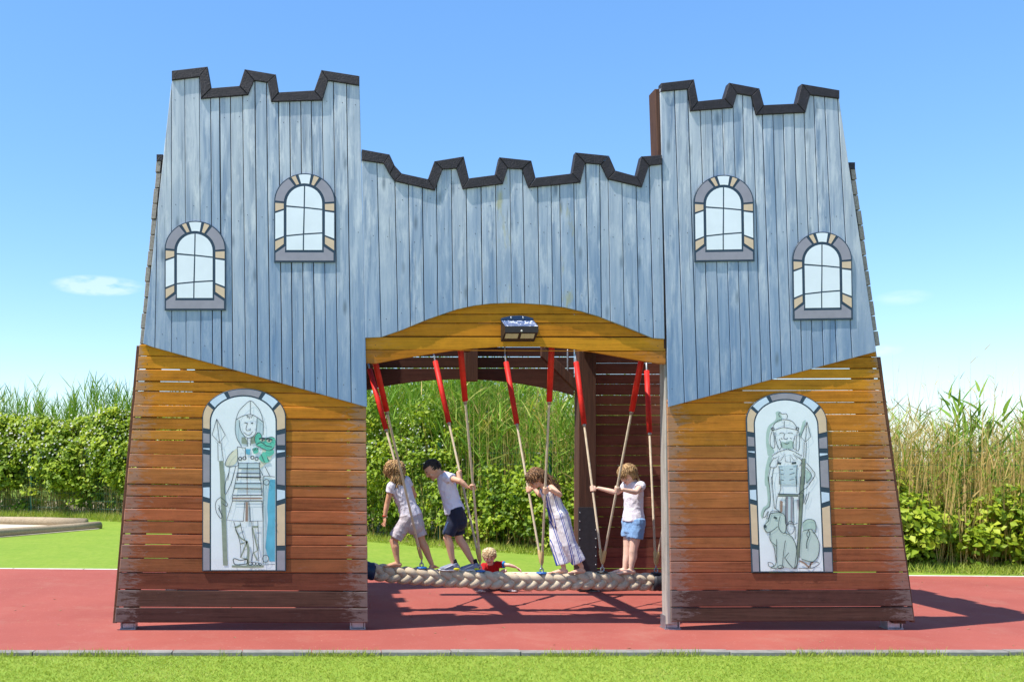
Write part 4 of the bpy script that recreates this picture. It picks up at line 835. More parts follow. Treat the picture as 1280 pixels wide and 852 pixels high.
# ------------------------------------------------------------------ wire fence inside the hedge
fence = empty('wire_fence', (2, float(hedge_y(2)) + .2, 0), 'green wire mesh fence on posts half hidden in the hedge', 'fence')
fx = [-14.6, -12.1, -9.6, -6.6, -4.4, -2.4, -1.2, .5, 2.2, 4.2, 6.1, 8.6, 10.8]
def fpt(x, z): return Vector((x, float(hedge_y(x)) + .30 - .5 * (x < -6), z))
for i, x in enumerate(fx):
    bm = bmesh.new(); add_box(bm, (x - .03, fpt(x, 0).y - .03, 0), (x + .03, fpt(x, 0).y + .03, 1.85), .004); bm_obj('post', bm, M['green'], fence)
    if i + 1 < len(fx):
        A, B = fpt(x, 0), fpt(fx[i + 1], 0); d = B - A; Vv, Ff = [], []
        def bar(p, q, r):
            ax = (q - p).normalized(); s, u2 = frame_for(ax); o = len(Vv)
            for e in (p, q):
                for sg in (-1, 0, 1): Vv.append(e + (s * r * (1 if sg == 0 else -.6)) + u2 * r * sg)
            for k2 in range(3): Ff.append((o + k2, o + (k2 + 1) % 3, o + 3 + (k2 + 1) % 3, o + 3 + k2))
        for z in np.arange(.05, 1.85, .2): bar(A + Vector((0, 0, z)), B + Vector((0, 0, z)), .0045)
        nb = int(d.length / .06)
        for k2 in range(nb): p = A + d * ((k2 + .5) / nb); bar(p, p + Vector((0, 0, 1.8)), .003)
        np_mesh('mesh_panel', np.array([tuple(v) for v in Vv]), np.array(Ff), M['green'], fence)

# ------------------------------------------------------------------ rope bridge
YR = 1.15
rp = [(455, 711.5), (467, 714), (505, 718.5), (550, 721.5), (600, 724), (650, 726.3), (690, 726.8), (740, 725), (790, 726.3), (822, 727), (830, 727)]
rX = np.array([P(a, b, YR).x for a, b in rp]); rZ = np.array([P(a, b, YR).z for a, b in rp])
def rope_z(x): return float(np.interp(x, rX, rZ))
RT = .087                                                   # half height of the plait
bridge = empty('rope_bridge', (0, YR, 0), 'thick beige plaited balance rope hung from red-sleeved ropes under the arch', 'rope bridge')
LP = .345; xa, xb = P(466, 0, YR).x, P(816, 0, YR).x
for kx in range(3):
    bm = bmesh.new(); pts = []; m_ = int((xb - xa) / .0125)
    for i in range(m_ + 1):
        x = xa + (xb - xa) * i / m_; t = 2 * math.pi * x / LP + kx * 2 * math.pi / 3
        pts.append(Vector((x, YR + .025 * math.sin(2 * t), rope_z(x) + .050 * math.sin(t))))
    add_loft(bm, pts, [.0432] * len(pts), 10, Vector((0, 1, 0))); bm_obj('strand', bm, M['rope'], bridge, True)
navy = plain('navy sleeve', (.012, .03, .07), .45, .2, 20, .3)
for a, b, m_ in ((448, 468.5, navy), (815.5, 834, M['darksteel'])):
    bm = bmesh.new(); p, q = P(a, 0, YR), P(b, 0, YR); n = 6
    add_loft(bm, [Vector((p.x + (q.x - p.x) * i / n, YR, rope_z(p.x + (q.x - p.x) * i / n))) for i in range(n + 1)], [.086 + .006 * (i % 2) for i in range(n + 1)], 16, None, False); bm_obj('end_sleeve', bm, m_, bridge, True)
YN, YF = .42, 1.88
discs = {'A': 527, 'B': 600, 'C': 677, 'D': 753, 'E': 820}
tops = {('A', 0): (466, 440), ('A', 1): (459.5, 452), ('B', 0): (574.5, 425), ('B', 1): (542, 442), ('C', 0): (690, 425), ('C', 1): (631, 443), ('D', 0): (804, 438), ('D', 1): (719, 443), ('E', 0): (868, 440), ('E', 1): (808, 454)}
ropes = {}
for kx, px in discs.items():
    x = P(px, 0, YR).x; z = rope_z(x) + RT - .006; c = Vector((x, YR, z))
    bm = bmesh.new(); add_loft(bm, [c, c + Vector((0, 0, .016))], [.056, .05], 18, None, False)
    dsc = bm_obj('anchor_disc', bm, M['bluedisc'] if kx in 'ABC' else M['darksteel'], bridge, True)
    bm = bmesh.new(); pts = [c + Vector((.017 * math.sin(q), 0, .035 + .022 * -math.cos(q))) for q in np.linspace(.3, 6.0, 13)]; add_loft(bm, pts, [.007] * 13, 6)
    add_loft(bm, [c + Vector((0, 0, .05)), c + Vector((0, 0, .10))], [.009, .009], 6); bm_obj('shackle', bm, M['steel'], dsc, True)
    for far in (0, 1):
        tp = P(*tops[(kx, far)], YF if far else YN); bt = c + Vector((0, .012 * (1 if far else -1), .095)); d = tp - bt; L = d.length; d.normalize()
        if far: top = tp; f0 = L - .09 - .71
        else: top = tp + d * .30; f0 = (L + .30) - .06 - .71 - .12
        LL = (top - bt).length
        bm = bmesh.new(); add_loft(bm, [bt + d * .05, bt + d * (f0 + .03)], [.0118, .0118], 8); hr = bm_obj('hanging_rope', bm, M['rope'], bridge, True)
        bm = bmesh.new(); add_loft(bm, [bt - d * .0, bt + d * .02, bt + d * .12, bt + d * .14], [.010, .017, .018, .013], 10); bm_obj('ferrule', bm, M['ferrule'], hr, True)
        bm = bmesh.new(); add_loft(bm, [bt + d * (f0 - .03), bt + d * (f0 + .015)], [.017, .019], 10, None, False); bm_obj('collar', bm, M['steel'], hr, True)
        bm = bmesh.new(); add_loft(bm, [bt + d * f0, bt + d * (f0 + .35), bt + d * (LL - .09)], [.0275, .0285, .0275], 14, None, False); bm_obj('red_sleeve', bm, M['redsleeve'], hr, True)
        bm = bmesh.new(); add_loft(bm, [bt + d * (LL - .1), top], [.011, .011], 8); add_loft(bm, [top, Vector((top.x, top.y, 2.915))], [.009, .009], 6); bm_obj('hanger_bolt', bm, M['steel'], hr, True)
        ropes[(kx, far)] = (bt, d)
def on_rope(key, py):
    """point of a hanging rope seen at photo row py"""
    bt, d = ropes[key]; lo, hi = 0.0, 3.0
    for _ in range(40):
        m_ = (lo + hi) / 2; p = bt + d * m_; row = 575 - (p.z - CAMZ) * F / (p.y - CAMY)
        if row > py: lo = m_
        else: hi = m_
    return bt + d * lo, d.copy()
# ------------------------------------------------------------------ children
def solidify(name, bm, voxel, smooth, mat, parent, iters=4, fold=0):
    """fuse overlapping closed shapes into one continuous skin"""
    bmesh.ops.recalc_face_normals(bm, faces=bm.faces)
    me = bpy.data.meshes.new('tmp'); bm.to_mesh(me); bm.free()
    o = bpy.data.objects.new('tmp', me); col.objects.link(o)
    m = o.modifiers.new('r', 'REMESH'); m.mode = 'VOXEL'; m.voxel_size = voxel; m.adaptivity = 0
    m = o.modifiers.new('s', 'SMOOTH'); m.factor = smooth; m.iterations = iters
    dg = bpy.context.evaluated_depsgraph_get(); dg.update()
    nm = bpy.data.meshes.new_from_object(o.evaluated_get(dg)); bpy.data.objects.remove(o); bpy.data.meshes.remove(me)
    nm.name = name; nm.materials.clear()
    if fold:
        nv = len(nm.vertices); co = np.empty(nv * 3, np.float32); no = np.empty(nv * 3, np.float32); nm.vertices.foreach_get('co', co); nm.vertices.foreach_get('normal', no); co = co.reshape(-1, 3); no = no.reshape(-1, 3)
        a = np.array([mnoise.noise(Vector((p[0] * 17 + p[2] * 9, p[1] * 17, p[2] * 11 - p[0] * 8))) for p in co]); co += no * (fold * (1 - 2.2 * np.abs(a)))[:, None]
        nm.vertices.foreach_set('co', co.ravel()); nm.update()
    return link(name, nm, mat, parent, Vector((0, 0, 0)), True)
def lerp(a, b, t): return a + (b - a) * t
skinA, skinB, skinC, skinD = mat_skin('tanned skin', (.58, .30, .18)), mat_skin('warm skin', (.64, .36, .24)), mat_skin('fair skin', (.74, .48, .37)), mat_skin('light skin', (.68, .40, .28))
eye_w = plain('eye white', (.45, .40, .37), .25, .02, 10, 0, .5); eye_d = plain('eye dark', (.02, .014, .01), .2, .02, 10, 0, .5); lip = plain('lips', (.42, .14, .11), .5, .05, 10, 0)
def grip(bm, c, d, wrist_from, thumb_up=True, s=1.0):
    """closed hand round a rope of axis d at c, arriving from wrist_from; returns the wrist"""
    d = d.normalized(); a = (c - wrist_from); a = a - d * a.dot(d) * .75; a.normalize(); sd = d.cross(a).normalized(); a = (a - d * a.dot(d)).normalized()
    palm = c - a * .026 * s; X = Matrix((a, sd, d)).transposed()
    add_ell(bm, palm, (.013 * s, .019 * s, .031 * s), X, 10, 7)
    for i in range(4):
        off = d * (1.5 - i) * .0155 * s; rr = (.0118 + .0075)
        pts = [c + off + (a * math.cos(R(t)) + sd * math.sin(R(t))) * rr for t in (165, 115, 65, 15, -40 + 6 * i)]
        add_loft(bm, pts, [.0082 * s] * 4 + [.007 * s], 8)
    off = d * .026 * s; pts = [palm + off * .7 - sd * .012, c + off + (a * math.cos(R(-120)) + sd * math.sin(R(-120))) * .021, c + off * 1.1 + (a * math.cos(R(-60)) + sd * math.sin(R(-60))) * .02]
    add_loft(bm, pts, [.0095 * s, .0088 * s, .0075 * s], 8)
    return c - a * .060 * s
def loose_hand(bm, wrist, g, wv, curl, s=1.0, spread=1.0):
    g = g.normalized(); wv = (wv - g * wv.dot(g)).normalized(); nn = g.cross(wv) * curl
    add_ell(bm, wrist + g * .036 * s, (.036 * s, .025 * s, .013 * s), Matrix((g, wv, g.cross(wv))).transposed(), 10, 7)
    for i in range(4):
        b = wrist + g * .058 * s + wv * (i - 1.5) * .0145 * s; o = wv * (i - 1.5) * .006 * s * spread; L = (.036, .042, .039, .03)[i] * s
        add_loft(bm, [b, b + g * L * .5 + o + nn * .004, b + g * L * .9 + o * 2 + nn * .016], [.0082 * s, .0078 * s, .0066 * s], 8)
    b = wrist + g * .02 * s - wv * .02 * s
    add_loft(bm, [b, b + g * .025 * s - wv * .016 * s + nn * .006, b + g * .046 * s - wv * .02 * s + nn * .014], [.0105 * s, .009 * s, .0072 * s], 8)
def foot(bm, ankle, sole, dr, s=1.0):
    dr = Vector((dr[0], dr[1], 0)).normalized(); sd = Vector((-dr.y, dr.x, 0)); base = Vector((ankle.x, ankle.y, sole))
    add_loft(bm, [base - dr * .022 * s + Vector((0, 0, .024 * s)), base + dr * .03 * s + Vector((0, 0, .027 * s)), base + dr * .085 * s + Vector((0, 0, .019 * s)), base + dr * .118 * s + Vector((0, 0, .013 * s))],
             [(.024 * s, .024 * s), (.026 * s, .027 * s), (.032 * s, .018 * s), (.030 * s, .012 * s)], 12, sd)
    for i in range(5): add_ell(bm, base + dr * (.140 - .006 * abs(i - 1)) * s + sd * (i - 2) * .0125 * s + Vector((0, 0, .010 * s)), (.013 * s, (.010 if i == 0 else .0075) * s, .009 * s), Matrix((dr, sd, Vector((0, 0, 1)))).transposed(), 8, 6)
    add_loft(bm, [base + Vector((0, 0, .03 * s)), Vector(ankle)], [.024 * s, .0225 * s], 10)
def head_axes(f):
    f = Vector(f).normalized(); r = f.cross(Vector((0, 0, 1))).normalized(); return f, r, r.cross(f)
def add_head(bm, c, f, s=1.0):
    f, r, u = head_axes(f); X = Matrix((r, f, u)).transposed()
    add_ell(bm, c + u * .012 * s, (.070 * s, .086 * s, .086 * s), X, 20, 14)
    add_ell(bm, c + f * .022 * s - u * .045 * s, (.052 * s, .056 * s, .05 * s), X, 14, 10)
    add_ell(bm, c + f * .063 * s - u * .078 * s, (.018 * s, .015 * s, .014 * s), X, 10, 7)
    add_ell(bm, c + f * .088 * s - u * .022 * s, (.011 * s, .014 * s, .011 * s), X, 10, 7)
    add_loft(bm, [c + f * .082 * s + u * .008 * s, c + f * .094 * s - u * .02 * s], [.007 * s, .009 * s], 8)
    for e in (-1, 1):
        add_ell(bm, c + r * e * .069 * s - f * .008 * s - u * .008 * s, (.009 * s, .017 * s, .026 * s), X, 10, 7)
        add_ell(bm, c + f * .062 * s + r * e * .034 * s - u * .03 * s, (.022 * s, .018 * s, .022 * s), X, 10, 7)
        add_ell(bm, c + f * .079 * s + r * e * .027 * s + u * .018 * s, (.018 * s, .008 * s, .007 * s), X, 8, 6)
def face(root, c, f, hairmat, s=1.0):
    f, r, u = head_axes(f); X = Matrix((r, f, u)).transposed()
    for e in (-1, 1):
        bm = bmesh.new(); p = c + f * .079 * s + r * e * .028 * s + u * .002 * s; add_ell(bm, p, (.0115 * s, .0055 * s, .0045 * s), X, 10, 7); ey = bm_obj('eye', bm, eye_w, root, True)
        bm = bmesh.new(); add_ell(bm, p + f * .0032 * s - u * .001, (.0058 * s, .0032 * s, .0046 * s), X, 8, 6); bm_obj('iris', bm, eye_d, ey, True)
        bm = bmesh.new(); add_loft(bm, [c + f * .083 * s + r * e * .012 * s + u * .021 * s, c + f * .083 * s + r * e * .028 * s + u * .026 * s, c + f * .074 * s + r * e * .045 * s + u * .021 * s], [.0014 * s, .0018 * s, .0012 * s], 6); bm_obj('eyebrow', bm, hairmat, root, True)
    bm = bmesh.new(); add_loft(bm, [c + f * .072 * s + r * k * .02 * s - u * (.052 - .004 * k * k) * s + f * .006 * s * (1 - k * k) for k in (-1, -.5, 0, .5, 1)], [.003 * s, .0055 * s, .006 * s, .0055 * s, .003 * s], 6); bm_obj('mouth', bm, lip, root, True)
def hair(root, c, f, mat, n, length, curl, thick, lift=1.05, s=1.0, fringe=.35, top=.62, low=-.55, back=Vector((0, 0, -1)), braid=None, seed=1, tail=None):
    rr = random.Random(seed); f, r, u = head_axes(f); ax = (.070 * s, .086 * s, .086 * s); hc = c + u * .012 * s; bm = bmesh.new(); lay = bm.verts.layers.float.new('tone')
    def surf(d, k): q = Vector((d.dot(r) * ax[0], d.dot(f) * ax[1], d.dot(u) * ax[2])); return hc + (r * q.x + f * q.y + u * q.z) * k
    def scalp(d): fu = d.dot(f); uu = d.dot(u); return (fu < fringe + .1 or uu > top) and uu > low - .2 * (fu < -.3) and not (abs(d.dot(r)) > .8 and fu > .0 and uu < .1)
    tmp = bmesh.new(); bmesh.ops.create_icosphere(tmp, subdivisions=4, radius=1)
    mp = {}
    for fc in tmp.faces:
        if all(scalp(v.co.normalized().x * r + v.co.normalized().y * f + v.co.normalized().z * u) for v in fc.verts):
            vs = []
            for v in fc.verts:
                if v.index not in mp:
                    d = (v.co.x * r + v.co.y * f + v.co.z * u).normalized(); nv = bm.verts.new(surf(d, 1.06 + .02 * math.sin(d.x * 40) * math.sin(d.y * 37 + d.z * 23))); nv[lay] = rr.uniform(.1, .5); mp[v.index] = nv
                vs.append(mp[v.index])
            bm.faces.new(vs)
    tmp.free()
    k = 0
    while k < n:
        d = Vector((rr.gauss(0, 1), rr.gauss(0, 1), rr.gauss(.4, 1))).normalized(); d = (d.x * r + d.y * f + d.z * u).normalized()
        if not scalp(d): continue
        k += 1; pts = []; cur = d.copy(); L = length * rr.uniform(.7, 1.15) * s; m = 7; ph = rr.uniform(0, 6.3); p = None; axr = Vector((rr.gauss(0, 1), rr.gauss(0, 1), rr.gauss(0, 1))).normalized()
        for j in range(m):
            t = j / (m - 1)
            if p is None: p = surf(cur, lift)
            else:
                g = back if isinstance(back, Vector) else back
                nrm = (p - hc).normalized(); tan = (g - nrm * max(0, g.dot(nrm)) - nrm * min(0, g.dot(nrm)) * ((p - hc).length < .1 * s)).normalized() if (g - nrm * g.dot(nrm)).length > 1e-3 else Vector((0, 0, -1))
                if j < 3: tan = (tan + nrm * .25 * (lift - 1) * 4).normalized()
                p = p + tan * L / (m - 1)
                q = p - hc; el = Vector((q.dot(r) / ax[0], q.dot(f) / ax[1], q.dot(u) / ax[2])).length
                if el < 1.06: p = hc + q * (1.08 / max(el, .3))
            w_ = axr.cross(tan if j else d); w_ = w_.normalized() if w_.length > 1e-4 else axr
            pts.append(p + (w_ * math.cos(ph + t * 11) + w_.cross(d) * math.sin(ph + t * 11)) * curl * s * t ** .5)
        n0 = len(bm.verts); add_loft(bm, pts, [thick * s * (1, 1.1, 1.1, 1, .9, .7, .35)[j] for j in range(m)], 5); bm.verts.ensure_lookup_table(); tv = rr.uniform(0, 1)
        for i in range(n0, len(bm.verts)): bm.verts[i][lay] = tv
    if tail:
        for i_ in range(tail[0]):
            d = (-f * rr.uniform(.5, 1) + r * rr.uniform(-.8, .8) * (tail[3] if len(tail) > 3 else 1) + u * rr.uniform(-.5, .7)).normalized(); p = surf(d, 1.04); g = (tail[1] + Vector((rr.gauss(0, .12), rr.gauss(0, .12), rr.gauss(0, .14)))).normalized(); L = tail[2] * rr.uniform(.6, 1.1); ph = rr.uniform(0, 6.3); sv, uv = frame_for(g)
            pts = [p + g * L * t + Vector((0, 0, -.10 * t * t)) + (sv * math.cos(ph + t * 13) + uv * math.sin(ph + t * 13)) * .014 * t ** .5 for t in (0, .17, .33, .5, .67, .83, 1)]
            n0 = len(bm.verts); add_loft(bm, pts, [.007, .0075, .0075, .007, .0065, .005, .0025], 5); bm.verts.ensure_lookup_table(); tv = rr.uniform(0, 1)
            for i in range(n0, len(bm.verts)): bm.verts[i][lay] = tv
    if braid:
        for j in range(len(braid) - 1):
            n0 = len(bm.verts); p, q = braid[j], braid[j + 1]; add_ell(bm, lerp(p, q, .5), ((p - q).length * .62, .014 * s, .014 * s), Matrix(((q - p).normalized(), *frame_for(q - p))).transposed(), 8, 6); bm.verts.ensure_lookup_table()
            for i in range(n0, len(bm.verts)): bm.verts[i][lay] = .3 + .5 * (j % 2)
    return bm_obj('hair', bm, mat, root, True)
class Kid:
    def __init__(k, label, N, H, Fw, s=1.0, base=None):
        k.N, k.H, k.s = N, H, s; k.F = Vector(Fw).normalized(); k.up = (N - H).normalized(); k.S = k.F.cross(k.up).normalized(); k.root = empty('person', base, label, 'person', None)
        k.bm = bmesh.new(); sp = lambda t: lerp(H, N, t); k.sp = sp
        k.shR = sp(.90) + k.S * .102 * s; k.shL = sp(.90) - k.S * .102 * s; k.hpR = H + k.S * .055 * s; k.hpL = H - k.S * .055 * s
        add_loft(k.bm, [sp(-.10), sp(.1), sp(.38), sp(.68), sp(.86), sp(.98)], [(.09 * s, .075 * s), (.096 * s, .078 * s), (.083 * s, .066 * s), (.097 * s, .070 * s), (.096 * s, .055 * s), (.042 * s, .038 * s)], 16, k.S)
    def torso_shell(k, bm, t0, t1, add, flare=0.0, neck=True):
        s = k.s; prof = [(-.25, .104, .088), (-.10, .102, .086), (.1, .100, .083), (.38, .088, .072), (.68, .100, .075), (.86, .100, .060), (.97, .060, .046)]
        def at(t):
            for (a, b, c), (d, e, f_) in zip(prof, prof[1:]):
                if t <= d: q = (t - a) / (d - a); return (b + (e - b) * q, c + (f_ - c) * q)
            return prof[-1][1:]
        if t0 < 0: add_ell(bm, k.sp(-.22), (.103 * s, .090 * s, .088 * s), Matrix((k.S, k.up.cross(k.S), k.up)).transposed(), 18, 12)
        ts = [t0 + (t1 - t0) * i / 9 for i in range(10)]
        add_loft(bm, [k.sp(t) for t in ts], [((at(t)[0] + add + flare * max(0, (.35 - t))) * s, (at(t)[1] + add + flare * max(0, (.35 - t))) * s) for t in ts], 20, k.S, False)
    def arm(k, side, elbow, wrist):
        s = k.s; sh = k.shR if side > 0 else k.shL
        add_loft(k.bm, [sh, lerp(sh, elbow, .5), elbow, lerp(elbow, wrist, .35), wrist], [.034 * s, .030 * s, .0255 * s, .026 * s, .0175 * s], 12)
    def sleeve(k, bm, side, elbow, frac, r0=.047, r1=.044):
        sh = k.shR if side > 0 else k.shL; inn = sh - (k.S if side > 0 else -k.S) * .03 * k.s
        add_loft(bm, [inn, sh, lerp(sh, elbow, frac)], [r0 * k.s * .9, r0 * k.s, r1 * k.s], 14, None, False); add_ell(bm, sh, (r0 * k.s,) * 3, None, 12, 8)
    def leg(k, side, knee, ankle, fat=1.0):
        s = k.s; hp = k.hpR if side > 0 else k.hpL; dr = k.F
        add_loft(k.bm, [hp, lerp(hp, knee, .45), lerp(hp, knee, .9), knee, lerp(knee, ankle, .3) - dr * .008, lerp(knee, ankle, .7), ankle], [.062 * s * fat, .055 * s * fat, .042 * s * fat, .041 * s * fat, .041 * s * fat, .030 * s * fat, .0235 * s], 14)
    def trouser(k, bm, side, knee, frac, r0=.072, r1=.072, ankle=None):
        hp = k.hpR if side > 0 else k.hpL; s = k.s
        add_ell(bm, hp + k.up * .01 * s, (r0 * 1.06 * s,) * 3, None, 14, 10)
        if ankle is None: add_loft(bm, [hp + k.up * .05 * s, hp, lerp(hp, knee, frac * .5), lerp(hp, knee, frac)], [r0 * s, r0 * s, (r0 + r1) / 2 * s, r1 * s], 16, None, False)
        else: add_loft(bm, [hp + k.up * .05 * s, hp, lerp(hp, knee, .5), knee, lerp(knee, ankle, .45), lerp(knee, ankle, frac)], [r0 * s, r0 * s, r0 * 1.02 * s, lerp(r0, r1, .5) * s, lerp(r0, r1, .8) * s, r1 * s], 18, None, False)
    def body(k, mat): return solidify('body', k.bm, .0048, .45, mat, k.root, 3)
def shoe(root, ankle, sole, dr, up_m, sole_m, acc_m, sock_m, s=1.0):
    dr = Vector((dr[0], dr[1], 0)).normalized(); sd = Vector((-dr.y, dr.x, 0)); b = Vector((ankle.x, ankle.y, sole)); Z = Vector((0, 0, 1))
    bm = bmesh.new()
    add_loft(bm, [b - dr * .035 + Z * .04, b + dr * .01 + Z * .045, b + dr * .07 + Z * .036, b + dr * .125 + Z * .027], [(.031, .034), (.034, .038), (.038, .027), (.033, .018)], 14, sd)
    add_loft(bm, [b - dr * .012 + Z * .05, b - dr * .014 + Z * .085], [.034, .031], 14, None, False)
    sh = solidify('shoe', bm, .005, .4, up_m, root, 2)
    bm = bmesh.new(); add_loft(bm, [b - dr * .058 + Z * .014, b - dr * .02 + Z * .014, b + dr * .06 + Z * .012, b + dr * .12 + Z * .012, b + dr * .152 + Z * .016], [(.022, .010), (.036, .015), (.040, .013), (.037, .012), (.015, .007)], 14, sd); bm_obj('sole', bm, sole_m, sh, True)
    for e in (-1, 1):
        bm = bmesh.new(); add_ell(bm, b - dr * .022 + sd * e * .033 + Z * .022, (.034, .008, .013), Matrix((dr, sd, Z)).transposed(), 10, 7); bm_obj('heel_patch', bm, acc_m, sh, True)
        bm = bmesh.new(); add_loft(bm, [b + dr * .10 + sd * e * .034 + Z * .03, b + dr * .05 + sd * e * .035 + Z * .05, b + dr * .02 + sd * e * .033 + Z * .062], [.004, .006, .005], 6); bm_obj('side_stripe', bm, sole_m, sh, True)
    bm = bmesh.new(); add_loft(bm, [b - dr * .012 + Z * .07, Vector(ankle) + Z * .045], [.030, .0285], 14, None, False); bm_obj('sock', bm, sock_m, root, True)
Z_ = Vector((0, 0, 1))
def mk(fx, fy, s):                                          # close-up pixel -> point at depth offset dy from the rope
    return lambda x, y, dy=0.0, y0=YR: P(fx + x / s, fy + y / s, y0 + dy)
def ankle_at(K_, x, dy):
    p = K_(x, 760, dy); sole = rope_z(p.x) + RT - .010; return Vector((p.x, p.y, sole + .055)), sole
white_c = mat_cloth('pale lilac cotton', (.70, .67, .77)); white_b = mat_cloth('white cotton', (.70, .69, .85)); grey_c = mat_cloth('grey lilac jersey', (.50, .45, .48)); navy_c = mat_cloth('navy cloth', (.018, .022, .045)); blue_c = mat_cloth('navy blue side panel', (.03, .06, .15))
denim = mat_cloth('light denim', (.22, .38, .64)); pink_c = mat_cloth('pale lilac tee', (.74, .70, .78)); red_c = mat_cloth('red cotton', (.42, .012, .014)); cuff_c = mat_cloth('bright blue cuff', (.02, .22, .55)); black_c = mat_cloth('black sock', (.012, .012, .016))
h_blond, h_dark, h_brown, h_fair, h_tod = mat_hair('golden brown hair', (.10, .042, .014), (.60, .38, .17)), mat_hair('black hair', (.010, .007, .006), (.035, .024, .02)), mat_hair('brown hair', (.045, .02, .01), (.30, .155, .07)), mat_hair('dark blond hair', (.14, .07, .028), (.55, .36, .17)), mat_hair('fair hair', (.42, .28, .13), (.85, .70, .46))

# --- child seen from behind, curly hair, lilac shorts
K1 = mk(465, 565, 5.325)
k = Kid('curly-haired child in grey lilac shorts seen from behind on the rope', K1(170, 182), K1(262, 432), (-.62, .78, 0), 1.0, Vector((K1(262, 0).x, YR, rope_z(K1(262, 0).x) + RT)))
hc = K1(152, 122, .01); add_head(k.bm, hc, (-.55, .78, -.25), 1.0); add_loft(k.bm, [k.N - k.up * .03, hc - Z_ * .03], [.04, .038], 12)
eL = K1(100, 342, -.04); wL = K1(84, 428, -.05); k.arm(-1, eL, wL); loose_hand(k.bm, wL, Vector((.0, .1, -1)), Vector((-.3, .9, 0)), -1)
cR, dR = on_rope(('A', 1), 628); eR = K1(285, 285, .14); wR = grip(k.bm, cR, dR, eR); k.arm(1, eR, wR)
knL = K1(143, 588, -.01); aL, sL = ankle_at(K1, 170, -.03); k.leg(-1, knL, aL); foot(k.bm, aL, sL, (-.95, -.15))
knR = K1(330, 590, .03); aR, sR = ankle_at(K1, 397, .03); k.leg(1, knR, aR); foot(k.bm, aR, sR, (.35, .65), .9)
k.body(skinA)
bm = bmesh.new(); k.torso_shell(bm, .02, .985, .010, .02); k.sleeve(bm, -1, eL, .36); k.sleeve(bm, 1, eR, .36); solidify('shirt', bm, .006, .5, white_c, k.root, 3, .006)
bm = bmesh.new(); k.torso_shell(bm, -.2, .14, .007); k.trouser(bm, -1, knL, .86, .070, .066); k.trouser(bm, 1, knR, .80, .070, .064); solidify('shorts', bm, .006, .5, grey_c, k.root, 3, .006)
hair(k.root, hc, (-.55, .78, -.25), h_blond, 520, .12, .018, .0062, 1.07, 1.0, .3, back=Vector((.0, -.1, -1)), seed=3, tail=(260, Vector((.0, -.2, -.9)), .085, 1.5)); face(k.root, hc, (-.55, .78, -.25), h_blond)
bm = bmesh.new(); pts = [wL + Vector((.021 * math.cos(q), .021 * math.sin(q), .008)) for q in np.linspace(0, 6.28, 15)]; add_loft(bm, pts, [.004] * 15, 6); bm_obj('bracelet', bm, M['redsleeve'], k.root, True)
# --- dark haired boy
K2 = mk(520, 565, 5.325)
k = Kid('dark-haired boy in navy shorts and trainers holding two ropes', K2(180, 140), K2(262, 405), (-1, -.12, 0), 1.02, Vector((K2(300, 0).x, YR, rope_z(K2(300, 0).x) + RT)))
hf = (-.76, -.16, -.62); hc = K2(114, 112, .0); add_head(k.bm, hc, hf, 1.0); add_loft(k.bm, [k.N - k.up * .03, hc + Vector((.03, 0, -.03))], [.042, .04], 12)
cL, dL = on_rope(('B', 0), 608.5); eL = K2(296, 190, -.24); wL = grip(k.bm, cL, dL, eL); k.arm(-1, eL, wL)
cR, dR = on_rope(('B', 1), 591.5); eR = K2(292, 196, .22); wR = grip(k.bm, cR, dR, eR); k.arm(1, eR, wR)
knL = K2(207, 566, -.05); aL, sL = ankle_at(K2, 250, -.035); aL.z += .015; k.leg(-1, knL, aL); knR = K2(290, 580, .05); aR, sR = ankle_at(K2, 386, .03); aR.z += .02; sR += .004; k.leg(1, knR, aR)
foot(k.bm, aL, sL + .012, (-1, -.1), .9); foot(k.bm, aR, sR + .012, (-1, -.05), .9)
k.body(skinB)
bm = bmesh.new(); k.torso_shell(bm, .03, .985, .011, .01); k.sleeve(bm, -1, eL, .42, .05, .05); k.sleeve(bm, 1, eR, .42, .05, .05); solidify('shirt', bm, .006, .5, white_b, k.root, 3, .006)
bm = bmesh.new(); k.torso_shell(bm, -.2, .13, .006); k.trouser(bm, -1, knL, .88, .072, .062); k.trouser(bm, 1, knR, .82, .072, .062); sh_ = solidify('shorts', bm, .006, .5, navy_c, k.root, 3, .004)
hpL = k.hpL; fr = k.F
bm = bmesh.new(); add_loft(bm, [lerp(hpL, knL, .35) + fr * .055 - k.S * .012, lerp(hpL, knL, .86) + fr * .055 - k.S * .012], [(.03, .016), (.028, .012)], 10, k.S, False); bm_obj('side_panel', bm, blue_c, sh_, True)
hair(k.root, hc, hf, h_dark, 460, .032, .003, .005, 1.06, 1.0, -.05, .66, -.12, back=Vector((-.45, 0, -.6)), seed=5); face(k.root, hc, hf, h_dark)
up_m, so_m, yl_m = plain('grey trainer mesh', (.22, .24, .32), .7, .2, 60, .2), plain('white trainer sole', (.62, .60, .64), .6, .05, 20, 0), plain('yellow trainer heel', (.66, .62, .02), .5, .05, 20, 0)
shoe(k.root, aL, sL, (-1, -.12), up_m, so_m, yl_m, black_c); shoe(k.root, aR, sR, (-1, -.06), up_m, so_m, yl_m, black_c)
